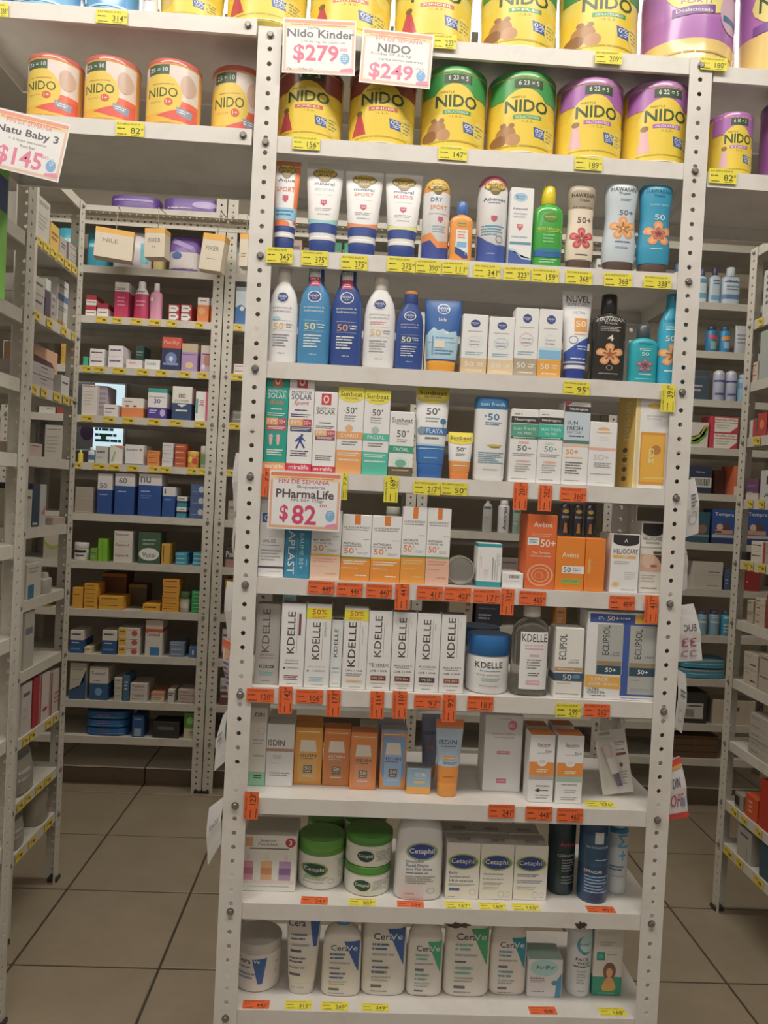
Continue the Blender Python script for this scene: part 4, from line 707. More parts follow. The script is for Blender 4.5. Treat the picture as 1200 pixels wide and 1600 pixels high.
(6,'micellar','micellar_water_bottle','clear bottle of micellar water with white cap and white label','bottle',796,858,949,'b8b4ac d8d4cc',"r .18 .28 .90 .92 e8e3e0;t|KDELLE|.54 .345 .66 .085 4a4240;t|AGUA MICELAR|.54 .43 .5 .025 c88890;l .3 .46 .8 .48 1 c88890;r .42 .53 .68 .555 d8a0a8;l .36 .58 .76 .70 4 8a8480;l .4 .73 .72 .78 2 6a6460;r .36 .82 .72 .87 e0a0a8;l .4 .83 .7 .86 1 f8e8e8",-.6,{}),
(6,'box','cream_box','white and grey sunscreen carton with navy number panel','box',864,908,982,'dcdad4 .655-.76:3e5468',"t|ECLIPSOL|.26 .27 .26 .36 4a4c50 90;t|ULTRA|.7 .455 .3 .02 5a6068;t|CREMA|.66 .49 .4 .025 5a6068;r 0 .56 1 .62 b89468;l .1 .575 .7 .605 1 f4ead8;r 0 .64 1 .75 3e5468;t|50|.46 .70 .32 .075 e8eef0;e .78 .69 .14 .03 5a88a8;l .1 .78 .6 .80 1 a8a8a8;l .1 .93 .9 .96 1 8a9098",.05,{}),
(6,'box','twin_pack_box','wide white and blue two-pack carton with two window cut-outs','box',912,1027,958,'eeebe6',"r .03 .02 .64 .12 3a56a4;t|50+|.34 .07 .16 .055 f0f0f8;l .14 .05 .24 .09 2 f0f0f8;l .44 .05 .58 .09 1 c8d4f0;r .64 .02 .98 .12 e8b048;r .48 .12 .98 .95 3a56a4;r .14 .14 .49 .71 a8aaa6;r .58 .14 .96 .93 a8aaa6;"
  "t|ECLIPSOL|.26 .32 .09 .34 3c3e42 90;t|ULTRA|.41 .46 .1 .02 4a5058;t|CREMA|.39 .49 .13 .022 4a5058;r .15 .56 .48 .605 9a8058;r .15 .61 .48 .71 2f4c60;t|50+|.34 .66 .14 .05 e8eef0;t|ECLIPSOL|.70 .35 .09 .34 3c3e42 90;t|CREMA|.86 .50 .13 .022 4a5058;r .59 .57 .95 .615 9a8058;r .59 .62 .95 .72 2f4c60;t|50+|.78 .67 .14 .05 e8eef0;l .62 .76 .8 .78 1 8a8c90;l .62 .86 .93 .90 2 8a98a8;p 0 .72 .48 .74 .49 .88 0 .86 e8a844;t|2 PACK|.2 .77 .24 .045 fbf0d8;t|INTER-CRISTAL|.26 .825 .4 .03 fbf0d8;t|ULTRA|.12 .885 .16 .03 4a4c58;t|CREMA|.16 .92 .24 .03 4a4c58;l .08 .95 .3 .97 1 4a4c58;l .5 .97 .9 .985 1 6a7aa8",.055,{}),
# eighth shelf
(7,'box','ointment_box','white carton with green base behind the left post of the eighth shelf','box',384,414,1106,'dedad2 .82-1:8cc8a0',"t|DIN|.6 .09 .5 .05 4a4444;o .7 .30 .2 .05 d8a898;l .3 .40 .9 .48 2 b8b4ac;l .3 .6 .9 .64 1 a8a49c;r .4 .86 .8 .875 2e4a38;r .4 .89 .8 .905 2e4a38",.05,{'yb':1228}),
(7,'box','cream_box','white carton with brown stripe and bold grey lettering','box',412,457,1132,'e8e4e0 c8c2bc',"t|ISDIN|.36 .30 .60 .095 4a4446;r 0 .39 1 .44 b88c78;l .25 .50 .6 .56 2 a09c98;l .2 .62 .5 .64 1 a8a4a0;l .15 .77 .9 .84 2 908c88",.05,{'yb':1229}),
(7,'box','sunscreen_box','golden yellow carton with a printed bottle','box',457,501,1137,'e29a3c d88830',ISB('e8a040','d8a860','5a4432'),.04,{'yb':1226}),
(7,'box','sunscreen_box','terracotta carton with a printed bottle and white lettering','box',503,545,1139,'d8803c c06c30',ISB('e08848','c88050','f8ecd8'),.04,{'yb':1228}),
(7,'box','sunscreen_box','orange carton with a printed bottle, standing slightly forward','box',545,586,1145,'e08646 c87038',ISB('ec9050','d89068','5a4432'),.04,{'yb':1234}),
(7,'box','sunscreen_box','blue and orange carton with a printed pale blue bottle','box',592,634,1141,'7aa0d0 a8a0a0 .80-1:e89a50',ISB('ec9050','98b8e0','3c4460')+";r 0 .11 .06 .95 ec9050;r .94 .11 1 .95 ec9050",.04,{'yb':1233}),
(7,'box','cream_box','smallest carton of the eighth shelf, grey-blue with orange base','box',633,672,1201,'8ca8c0 7a7878 .72-1:eca048',"t|ISDIN|.56 .25 .46 .15 e8f0f8;l .3 .38 .8 .42 1 c8d8e8;r .3 .50 .78 .58 f0b870",.035,{'yb':1241,'yo2':1}),
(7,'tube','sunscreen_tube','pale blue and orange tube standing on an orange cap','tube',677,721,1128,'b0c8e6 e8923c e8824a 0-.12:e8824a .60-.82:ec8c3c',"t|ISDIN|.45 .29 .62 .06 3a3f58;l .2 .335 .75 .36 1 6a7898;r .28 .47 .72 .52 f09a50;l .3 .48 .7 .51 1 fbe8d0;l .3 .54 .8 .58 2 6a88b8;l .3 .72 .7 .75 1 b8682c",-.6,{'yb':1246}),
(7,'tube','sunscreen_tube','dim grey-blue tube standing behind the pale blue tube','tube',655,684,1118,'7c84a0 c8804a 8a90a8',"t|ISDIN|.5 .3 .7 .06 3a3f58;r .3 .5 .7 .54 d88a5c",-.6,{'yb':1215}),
(7,'box','supplement_box','wide off-white carton with small pink badges','box',753,812,1118,'e6deda',"e .72 .13 .12 .065 e0708c;l .63 .10 .81 .16 3 f4d8dc;l .3 .04 .7 .06 1 d0a8a8;t|THERMAL DERMA|.5 .245 .62 .03 c09a94;l .25 .28 .8 .31 1 d0b4ae;r .34 .47 .68 .51 d86480;l .36 .48 .66 .5 1 f8dce4;r .36 .83 .62 .89 d86480;l .38 .85 .6 .87 1 f8dce4",.07,{'yb':1237}),
(7,'box','cream_box','white carton with orange block and grey stripe','box',824,863,1149,'ece8e6 e8823c',"t|Eucerin|.56 .14 .50 .045 4a4446;r .36 .17 .74 .176 c05050;t|Sun|.74 .235 .26 .04 4a4a50;l .3 .26 .8 .28 1 b0acaa;r 0 .40 1 .60 ec8a3a;e .5 .40 .19 .065 f0e8e0;t|50|.5 .39 .2 .04 b8a898;l .3 .50 .75 .56 2 fbe0c0;r 0 .605 1 .665 b0a4a0;l .3 .74 .85 .78 1 8a8684;p .25 .82 .4 .79 .4 .81 .8 .81 .8 .825 .4 .825 .4 .85 5a5656;l .3 .88 .85 .96 2 a8a4a2",.045,{'yb':1254}),
(7,'box','cream_box','white carton with orange block and green stripe','box',867,908,1150,'ece8e6 e8823c',"t|Eucerin|.56 .14 .50 .045 4a4446;r .36 .17 .74 .176 c05050;t|Sun|.78 .255 .26 .04 4a4a50;l .3 .28 .8 .3 1 b0acaa;r 0 .40 1 .60 ec8a3a;e .5 .40 .19 .065 f0e8e0;t|50|.5 .40 .2 .04 d0c0b0;l .3 .52 .75 .57 2 fbe0c0;r 0 .605 1 .68 9ab8a8;l .2 .71 .8 .74 1 8a8684;l .3 .79 .8 .85 2 a8a4a2;l .2 .90 .85 .96 2 a8a4a2",.045,{'yb':1256}),
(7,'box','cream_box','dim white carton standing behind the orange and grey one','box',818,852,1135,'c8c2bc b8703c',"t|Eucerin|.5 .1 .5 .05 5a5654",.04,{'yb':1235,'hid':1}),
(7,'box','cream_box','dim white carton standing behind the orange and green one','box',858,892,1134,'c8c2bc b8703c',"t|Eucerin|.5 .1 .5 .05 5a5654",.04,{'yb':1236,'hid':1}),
# ninth shelf
(8,'box','serum_kit_box','white carton printed with three dropper bottles and a red 3','box',377,461,1306,'e4dcd4 c8c0b8',"r .04 .04 .18 .20 e8a070;t|Sueros|.46 .09 .30 .045 8a6458;t|Faciales|.46 .155 .36 .05 8a6458;r .12 .225 .86 .245 6a5450;e .88 .12 .095 .085 c0303a;t|3|.88 .12 .06 .09 f4e8e0;"
  "r .08 .34 .14 .46 e4c8c0;r .02 .46 .2 .8 d090a0;r .02 .58 .2 .7 b86c84;r .42 .34 .48 .46 f0d0b0;r .34 .46 .55 .8 e0ac80;r .34 .58 .55 .7 d08a58;r .78 .34 .84 .46 dcc8d8;r .68 .46 .9 .8 b090b8;r .68 .58 .9 .7 8c649c;r .0 .80 1 .86 d8ccc8;l .1 .90 .9 .93 1 b0a8a0",.09,{'yb':1393}),
(8,'tub','cream_jar','large white cream jar with green lid, left of the two stacked jars','jar',464,536,1317,'e4e0d4 5a9a3c 0-.30:5a9a3c',"e .38 .58 .28 .135 1f4a3c;o .38 .58 .29 .145 7aa848;t|Cetaphil|.38 .58 .46 .10 eef4ee;l .15 .72 .7 .80 2 8ab090;l .12 .83 .6 .86 1 a8a49c;o .74 .82 .07 .05 8a988a;l .88 .4 .96 .8 6 9ab09a",-1,{'yb':1392}),
(8,'tub','cream_jar','short white jar with green lid, bottom one of the stacked pair','jar',537,609,1357,'e4e0d4 4f9038 0-.26:4f9038',"e .38 .62 .18 .19 24483c;t|Cetaphil|.38 .62 .30 .14 dce8dc;l .6 .45 .95 .8 5 a8aca0",-1,{'yb':1402}),
(8,'tub','cream_jar','short white jar with green lid, top one of the stacked pair','jar',538,610,1279,'e4e0d4 4f9038 0-.26:4f9038',"e .42 .62 .18 .19 24483c;t|Cetaphil|.42 .62 .30 .14 dce8dc;l .64 .45 .95 .8 5 a8aca0",-1,{'stack':1}),
(8,'oval','cleanser_bottle','largest white cleanser bottle with blue cap and oval blue logo','bottle',615,690,1273,'e6e2da 3a52a0',"e .54 .43 .32 .095 33448c;o .54 .43 .33 .10 98a868;t|Cetaphil|.54 .43 .52 .075 eef0f8;t|Limpiador|.41 .545 .37 .036 4a5470;t|Facial Diario|.46 .59 .46 .034 4a5470;t|para Piel Grasa|.5 .635 .54 .034 4a5470;l .22 .67 .7 .69 1 5a6480;l .22 .71 .84 .81 4 9a988c;l .22 .91 .45 .93 1 a0a09c;o .76 .88 .08 .035 a0a09c",-.55,{'yb':1408}),
(8,'box','soap_box','white carton with blue oval logo and a small blue pill badge','box',695,747,1318,'dcd8d2 b8b2ac',CET('33448c',"t|Baño|.22 .53 .26 .045 4a5a80;t|Antibacterial|.40 .60 .6 .045 4a5a80;t|Hidratante|.46 .67 .72 .045 4a5a80;l .08 .72 .9 .77 2 8a8c98;r .10 .80 .42 .85 4a68a8;l .08 .95 .3 .97 1 8a8880;o .82 .87 .1 .06 a8a8a8"),.05,{'yb':1405,'bar':1}),
(8,'box','soap_box','white carton with blue oval logo, middle of the front three','box',748,800,1320,'dcd8d2 b8b2ac',CET('33448c',"l .1 .52 .7 .57 1 8a98a8;t|Limpiador|.42 .63 .62 .035 6a7890;l .1 .69 .7 .74 2 8a8c98;l .1 .77 .6 .83 2 a8a8a8;o .65 .90 .09 .06 a8a8a8;o .85 .90 .07 .05 a8a8a8"),.05,{'yb':1406,'bar':1}),
(8,'box','soap_box','white carton with blue oval logo, rightmost of the front three','box',801,853,1322,'dcd8d2 b8b2ac',CET('33448c',"l .1 .52 .75 .58 2 5a6888;l .1 .63 .9 .70 2 8a98a8;l .1 .75 .7 .82 2 a8a8a8;o .65 .90 .09 .06 a8a8a8;o .85 .90 .07 .05 a8a8a8"),.05,{'yb':1407,'bar':1}),
(8,'cylinder','cleansing_gel_bottle','dark bottle with red lettering left of the blue bottle','bottle',853,896,1258,'1c3034 16262a',"t|Avène|.6 .44 .6 .05 b8383c;t|CLEANANCE|.6 .56 .72 .026 b8c0c0;l .4 .60 .9 .74 5 8a9494;l .4 .78 .9 .88 3 7a8484",-1,{'yb':1400,'fin':'g'}),
(8,'cylinder','cleansing_gel_bottle','dark blue pump bottle standing nearest the shelf edge','bottle',900,947,1262,'27466e 1a2c48 .3-.62:2c5278',"r .36 .26 .66 .38 c8ccd0;t|LA ROCHE-POSAY|.5 .42 .72 .022 d0d8e0;l .4 .54 .8 .56 1 c8d4e0;t|EFFACLAR|.38 .67 .56 .03 d8e4f0;l .12 .71 .9 .90 6 8aa8c8",-1,{'yb':1413,'fin':'g'}),
(8,'cylinder','foam_bottle','white bottle with large light blue vertical letters at the right end','bottle',944,977,1280,'c8d0d4 b8c8d0 0-.2:3c88b8',"t|+M|.62 .38 .5 .34 58a8d0 90;l .1 .62 .7 .70 2 5a7a98;l .1 .75 .8 .78 1 b8a8a8",-1,{'yb':1398}),
# tenth shelf
(9,'tub','cream_jar','round white cream jar with blue triangle and domed grey-white lid','jar',366,437,1478,'dcd6ce c4beb8',"t|Cera|.22 .34 .34 .11 4a4e58;p .42 .30 .74 .28 .66 .82 .56 .82 3a68ac;t|Ve|.52 .34 .14 .08 e8ecf4;l .06 .46 .4 .51 1 5a88a8;l .06 .58 .5 .74 2 7a98b0;l .9 .4 .96 .7 5 a8a8a0",-1,{'yb':1552}),
(9,'taper','cream_tube','white tube of moisturiser with blue triangle, next to the round jar','tube',443,496,1436,'dcd6ce d4cec6',"t|Cera|.3 .10 .5 .08 3c4048;p .68 .06 .97 .06 .9 .38 .8 .38 3a62ac;l .14 .22 .62 .32 2 6a7484;l .14 .34 .72 .40 1 a8a4a0;r .14 .42 .46 .45 5c5c60;l .12 .51 .6 .6 2 6a7484;l .12 .63 .6 .68 1 a8a4a0;r .14 .72 .46 .75 5c5c60;l .2 .9 .6 .92 1 b0aaa4",-.6,{'yb':1555}),
(9,'oval','lotion_bottle','smaller white lotion bottle with blue triangle and blue cap','bottle',500,563,1444,'dcd6ce 4a88c8',CERA('3a62ac','5a7090',.33,.20),-.5,{'yb':1558}),
(9,'oval','lotion_bottle','largest white lotion bottle with blue triangle','bottle',562,633,1420,'dcd6ce e0dcd4',CERA('3a62ac','5a7090',.32,.22),-.5,{'yb':1557}),
(9,'oval','cleanser_bottle','white cleanser bottle with green triangle, leftmost of the green-marked ones','bottle',634,690,1440,'dcd6ce e0dcd4',CERA('3fae7c','7ab0a0',.36,.22),-.5,{'yb':1558}),
(9,'oval','cleanser_bottle','widest white cleanser bottle with green triangle','bottle',692,764,1420,'dcd6ce e0dcd4',CERA('3fa86c','7ab0a0',.32,.22),-.5,{'yb':1559}),
(9,'oval','cleanser_bottle','white cleanser bottle with teal triangle','bottle',764,822,1436,'dcd6ce e0dcd4',CERA('2c90a8','6a98a8',.34,.22),-.5,{'yb':1556}),
(9,'box','soap_box','small white and aqua soap carton with its top flap showing','box',823,877,1500,'dce0dc a8c8c0',"e .46 .22 .40 .22 a8d8d8;t|AcniPur|.50 .20 .56 .10 4a5c64;t|BARRA|.28 .50 .40 .055 4a3c48;r .08 .565 .5 .575 5a4c58;r .08 .6 .4 .61 8a7c88;e .78 .62 .09 .065 5a88b0;l .12 .84 .5 .88 1 b07080;p .84 .55 .98 .35 .98 1 .80 1 4a98c0",.06,{'yb':1558}),
(9,'cylinder','face_wash_bottle','slim white face wash bottle with pale blue crescent','bottle',883,921,1436,'d4d8dc dcdcd8',"e .62 .34 .36 .12 5a9cb4;e .70 .32 .34 .11 b8dce4;t|Acnipur|.6 .33 .5 .04 4a7088;t|FACE|.5 .52 .52 .035 3c3440;t|WASH|.56 .57 .52 .035 3c3440;l .16 .60 .85 .63 1 5a5460;l .3 .66 .7 .84 5 b0b0b4;t|100 ml|.5 .92 .3 .02 7a7a80",-1,{'yb':1559}),
(9,'box','cream_box','white and green carton with a drawn woman, right end of the lowest shelf','box',924,970,1450,'d8d4cc a8c0b4 .72-1:3a9c84',"l .1 .06 .8 .12 2 c0b8b0;l .2 .20 .7 .28 2 b8b0a8;r .10 .36 .38 .48 2f9a88;r .16 .39 .32 .45 5ab8a8;l .44 .38 .8 .42 1 a8a49c;e .56 .64 .22 .13 8a5a4c;e .56 .66 .11 .07 e0a878;p .3 .88 .4 .78 .72 .78 .8 .88 .72 .93 .36 .93 e8a850;e .56 .78 .14 .06 e0a060;l .2 .95 .8 .98 1 8ad0c0",.05,{'yb':1556}),
]
PLACED = []      # (shelf, x0, x1, label) for the price tags below
rows = {}
for it in ITEMS: rows.setdefault(it[0], []).append(it)
def dup(root, loc, label, group=None, rz=None):
    r = root.copy(); COL.objects.link(r); r.location = loc
    if rz is not None: r.rotation_euler.z = rz
    r['label'] = label
    if label in LABELS: print('DUPLABEL', label)
    LABELS[label] = 1
    if group: r['group'] = group
    for ch in list(root.children):
        c = ch.copy(); COL.objects.link(c); c.parent = r
    return r
GROUPS = ['large milk tins on the top shelf', 'milk tins on the second shelf', 'sunscreens on the third shelf', 'sunscreens on the fourth shelf', 'sunscreens on the fifth shelf',
          'creams on the sixth shelf', 'serums on the seventh shelf', 'creams on the eighth shelf', 'skin care on the ninth shelf', 'skin care on the lowest shelf']
BYL = {}
for si, its in rows.items():
    z = SH[si]; fit = []
    for it in its:   # width, height and place of each thing; neighbours must not run into each other
        o = it[11]
        P, w_, h, v = place(1, .010+o.get('yo', 0), z, it[5], it[6], it[7], o.get('yb'), it[1])
        fit.append([P[0]-w_/2, P[0]+w_/2, h, v, it])
    fit2 = sorted([f for f in fit if not f[4][11].get('hid') and not f[4][11].get('stack')], key=lambda f: f[0])
    for a, b in zip(fit2, fit2[1:]):
        if a[1] > b[0]-.0006 and a[1]-b[0] < .02:
            if b[3] > a[3]+abs(a[1]-a[0]) or a[3] > b[3]+abs(b[1]-b[0]): continue
            m_ = (a[1]+b[0])/2; a[1] = m_-.0004; b[0] = m_+.0004
    for x0, x1, h, v, it in fit:
        _, kind, name, label, cat, p0, p1, py0, cols, art, dep, o = it
        w_ = x1-x0; d = dep if dep > 0 else w_*-dep
        zz = o.get('z', z)+.0004
        if o.get('stack'):
            low = BYL['short white jar with green lid, bottom one of the stacked pair']
            w_, d, h, v, zz = low[1], low[2], low[3], low[4], low[5]+low[3]+.0004
            x0 = low[0]-w_/2+.001; x1 = x0+w_; h *= 1.02
        else:
            lim = (SH[si-1]-.0012 if si else 3)-z-.003     # must clear the deck above
            h = min(h, lim-.004)
        r = thing(name, label, cat, ((x0+x1)/2, v+d/2, zz), 0, GROUPS[si])
        make_product(r, kind, w_, d, h, cols, art, 32, o.get('fin'))
        BYL[label] = ((x0+x1)/2, w_, d, h, v, zz, r)
        if not o.get('hid'): PLACED.append((si, x0, x1, label))
        if kind == 'can' or (kind == 'tub' and si == 8):
            mb = MB(); N = 32; R = w_/2*(.985 if kind == 'can' else 1)
            mb.rings([ring(h*t, R*s, R*s, 2, N) for t, s in ((.912 if kind == 'can' else .72, 1.012), (.918 if kind == 'can' else .73, 1.02), (.925 if kind == 'can' else .74, 1.012))], mat(cols.split()[1] if kind == 'tub' else 'c8c0a8', 'm' if kind == 'can' else 'p'), False, False)
            link('rim', mb.mesh('rim', 40), r)
        if o.get('orangecap'):
            mb = MB(); mb.rings([ring(h*t, w_*.5*s, d*.5*s*1.45, 2, 24) for t, s in ((.965, .50), (.985, .51), (1.003, .50), (1.004, .40))], mat('d88a48', 'p')); link('cap_top', mb.mesh('cap_top', 40), r)
        if o.get('bar'):
            mb = MB(); x = -.012
            while x < .016:
                mb.box(x, -d*.30, h+.0006, x+.0011, -d*.02, h+.0008, mat('6a6662')); x += random.choice((.002, .003))
            link('bar_code', mb.mesh('bar_code'), r)
        if o.get('yside'):
            mb = MB(); mb.box(-w_/2-.0006, -d/2+.001, .002, -w_/2-.0001, d/2-.001, h-.002, mat('e8b850', 'c'))
            sp = link('side_panel', mb.mesh('side_panel'), r)
            fs = lambda x, zq, oo: (-w_/2-.0006-oo, d/2-x*d, zq)
            link('printed_label', art_mesh('printed_label', 't|SUN STATE|.55 .30 .3 .42 f4dca8 -90;e .5 .60 .14 .028 6a4a2c;e .5 .70 .14 .028 6a4a2c;e .5 .80 .14 .028 6a4a2c;e .5 .90 .14 .028 6a4a2c;l .3 .65 .7 .66 1 a88040;l .3 .75 .7 .76 1 a88040;l .3 .85 .7 .86 1 a88040', fs, d, h, 0), r)
        if kind == 'box' and 'orange-red' in label: pass
# second rows that show behind the front ones
for k, lb in enumerate(('white carton with blue oval logo and a small blue pill badge', 'white carton with blue oval logo, middle of the front three', 'white carton with blue oval logo, rightmost of the front three')):
    X, w_, d, h, v, zz, r = BYL[lb]
    dup(r, (X-.004, v+d*1.5+.004, zz), 'bar-coded white carton behind the '+('left', 'middle', 'right')[k]+' oval-logo carton', GROUPS[8])
X, w_, d, h, v, zz, r = BYL['large white cream jar with green lid, left of the two stacked jars']
dup(r, (X+.012, v+d*1.5+.012, zz), 'white cream jar with green lid standing behind the large front jar', GROUPS[8])
X, w_, d, h, v, zz, r = BYL['short white jar with green lid, bottom one of the stacked pair']
q = dup(r, (X-.006, v+d*1.5+.006, zz), 'short green-lidded jar behind the stacked pair, lower one', GROUPS[8])
dup(r, (X-.006, v+d*1.5+.006, zz+h+.0004), 'short green-lidded jar behind the stacked pair, upper one', GROUPS[8])
for lb, t in (('golden yellow carton with a printed bottle', 'golden yellow carton behind the front golden one'), ('blue and orange carton with a printed pale blue bottle', 'blue and orange carton in the second row of the eighth shelf'),
              ('white carton with brown stripe and bold grey lettering', 'grey-lettered white carton in the second row of the eighth shelf'), ('dark blue shouldered sunscreen bottle with pink and white neck sticker', 'dark blue sunscreen bottle in the second row, behind its stickered twin'),
              ('large white cream jar with blue screw lid', 'blue-lidded cream jar standing behind its twin'), ('largest white lotion bottle with blue triangle', 'white lotion bottle in the second row of the lowest shelf')):
    X, w_, d, h, v, zz, r = BYL[lb]
    si = min(range(10), key=lambda i: abs(SH[i]-zz))
    dup(r, (X-.004, v+d*1.5+.006, zz), t, GROUPS[si])

def custom(kind, name, label, cat, loc, w_, d, h, cols, art, rot=(0, 0, 0), group=None, N=26, fin=None):
    r = thing(name, label, cat, loc, 0, group); r.rotation_euler = rot
    make_product(r, kind, w_, d, h, cols, art, N, fin); return r
# small purple tins on the right, orange tins on the left
for k, (a, b, t) in enumerate(((43, 126, 82), (131, 215, 85), (227, 311, 90), (328, 411, 101))):
    P, w_, h, v = place(1, .014 if k < 3 else .052, 2.004, a, b, t, None, 'can')
    art = "r 0 .10 1 .62 d8ccc4;r 0 .60 1 .96 e8654c;e .34 .55 .42 .33 e8c050;r .02 .80 .98 .98 e8b040;p .3 .84 .98 .66 .98 .90 .6 .90 dd5a50;r .12 .10 .52 .24 486048;t|25 = 10|.32 .17 .34 .06 e8ece4;t|NIDO|.40 .50 .56 .14 4a6034;t|forti|.28 .64 .22 .03 d88850;e .52 .64 .08 .055 d86040;t|1+|.52 .64 .09 .05 f8e8d8;l .2 .37 .62 .4 1 b08850;e .84 .36 .12 .16 c8a898;p .66 .70 .92 .72 .9 .84 .68 .8 8898b0;l .68 .73 .88 .79 2 e8e8e8;l .05 .93 .8 .97 1 c88a30"
    custom('can', 'milk_tin', 'small orange and white milk tin, '+('leftmost of four', 'second of four from the left', 'third of four from the left', 'cut by the middle shelving post')[k]+' on the left bridge', 'tin', (P[0], v+w_/2, 2.0044), w_, w_, h, 'e8a850 c86058', art, group='small milk tins on the left bridge')
P, w_, h, v = place(1, .014, 1.982, 1104, 1169, 174, None, 'can')
custom('can', 'milk_tin', 'smallest purple-topped yellow milk tin, right of the middle shelving unit', 'tin', (P[0], v+w_/2, 1.9824), w_, w_, h, 'e0bc38 a868ac', nido('a862b0', 'ETAPA', 'a862b0', '6 10 = 2', GIRL), group='small milk tins on the left bridge')
P, w_, h, v = place(1, .02, 1.982, 1180, 1262, 148, None, 'can')
custom('can', 'milk_tin', 'purple and gold milk tin cut off by the right frame edge', 'tin', (P[0]+.01, v+w_/2, 1.9824), w_, w_, h, '8a4a9a 6c3c80', "e .5 .55 .46 .34 e0c048;t|NIDO|.45 .55 .5 .14 4a6034;l .2 .7 .6 .8 2 6a4a80")
P, w_, h, v = place(1, .014, 2.182, 1148, 1290, -90, None, 'can')
custom('can', 'milk_tin', 'large purple and gold milk tin at the top right corner', 'tin', (P[0], v+w_/2, 2.1824), w_, w_, h, 'e0c070 8a4a9c 0-.62:b070b8', "e .40 .40 .36 .22 e6d078;t|NIDO|.28 .40 .4 .12 3a5236;p .05 .55 .45 .52 .45 .59 .05 .62 7a4a94")
for k, (a, b, c1, art, lb) in enumerate(((-62, 18, '5f9ccc e0e4e8', '', 'light blue tin at the top left corner of the photo'), (21, 127, '7ab4dc e8ecf0', "r 0 .80 1 .84 a8cce8;l .2 .7 .8 .76 1 e8f4fc;r 0 .9 1 .93 e8f0f4", 'light blue tin second from the left on the upper left bridge'),
        (133, 218, '5c9cd0 e0e8f0', "r .02 .82 .98 .86 a8cce8;l .2 .6 .8 .66 1 e8f4fc", 'mid blue tin third from the left on the upper left bridge'), (221, 245, 'e8e4e0 d8d0c8', "l .2 .7 .8 .76 1 b8b0a8", 'narrow white tin between blue and yellow tins on the upper left bridge'),
        (248, 348, 'e6d050 c8a83a', nido('d8b848', 'KINDER', 'c0503a', '1 - 3', 'e .2 .7 .1 .1 c8b060'), 'yellow milk tin on the upper left bridge beside the narrow white tin'))):
    P, w_, h, v = place(1, .014, 2.208, a, b, -70 if k else -60, None, 'can')
    custom('can', 'milk_tin', lb, 'tin', (P[0], v+.004+w_/2, 2.2084), w_, w_, h, c1, art, group='large tins on the upper left bridge')

# silver end of a tube lying on the sixth shelf
P = on(720.5, 891, 1, .012); r = thing('round_tin', 'round silver tin standing on its rim beside the dusty pink carton', 'tin', (P.x, .02, SH[5]+.0285), 0, GROUPS[5])
PLACED.append((5, P.x-.028, P.x+.028, 'round silver tin standing on its rim'))
mb = MB(); RR = .0280
mb.rings([[(RR*a*math.cos(2*PI*i/32), y, RR*a*math.sin(2*PI*i/32)) for i in range(32)] for a, y in ((1, .022), (1, .0), (.97, -.002), (.92, -.002), (.90, .001))][::1], mat('cfcbc4', 'm')); link('tin_body', mb.mesh('tin_body', 35), r)
mb = MB()
mb.rings([[(RR*a*math.cos(2*PI*i/32), y, RR*a*math.sin(2*PI*i/32)) for i in range(32)] for a, y in ((.90, .0005), (.80, -.0004), (.3, .0002))], mat('a8a29a', 'm')); link('tin_base', mb.mesh('tin_base', 60), r)
# blister card with small tube on the eighth shelf
z = SH[7]; B = on(969, 1248, 2, z); TL = on(927, 1152, 1, B.y)
wc = .064; hc = .128
r = thing('blister_pack', 'leaning white blister card holding a small tube with purple cap', 'pack', (B.x, B.y+.012, z+.006), 0, GROUPS[7]); r.rotation_euler = (-.10, -.17, 0)
mb = MB(); mb.box(-wc/2, 0, 0, wc/2, .0012, hc, mat('d8d4ce')); link('card', mb.mesh('card'), r)
fs = lambda x, zq, o: ((x-.5)*wc, -o, zq)
link('printed_label', art_mesh('printed_label', "r .14 .02 .50 .07 a8a29a;t|Eucerin|.76 .20 .32 .045 4a4446;l .6 .24 .9 .26 1 b84848;r .6 .37 .92 .41 8a3a40;l .6 .31 .9 .34 1 5a5656;e .72 .56 .06 .035 6a4a48;l .58 .65 .9 .88 5 a8a29c", fs, wc, hc, 0), r)
tube = MB(); tube.rings([ring(t*.085, .0085*sx, .0065*sy, 2.3, 18) for t, sx, sy in ((0, .7, .7), (.3, .72, .9), (.32, 1, 1), (.7, 1, .8), (1, 1.05, .12))], [mat('584a78', 'p'), mat('584a78', 'p'), mat('e0dcd8', 'p'), mat('d0b8b4', 'p')])
link('small_tube', tube.mesh('small_tube', 40), r, (.004, -.0075, .018), (0, -.22, 0))
bl = MB(); bl.rings([[(-.026, -.0002, .018), (.016, -.0002, .018), (.010, -.0002, .115), (-.028, -.0002, .115)][::1], [(-.022, -.016, .022), (.012, -.016, .022), (.006, -.016, .110), (-.024, -.016, .110)]], mat('e8e8ec', 'w')); link('clear_blister', bl.mesh('clear_blister'), r)

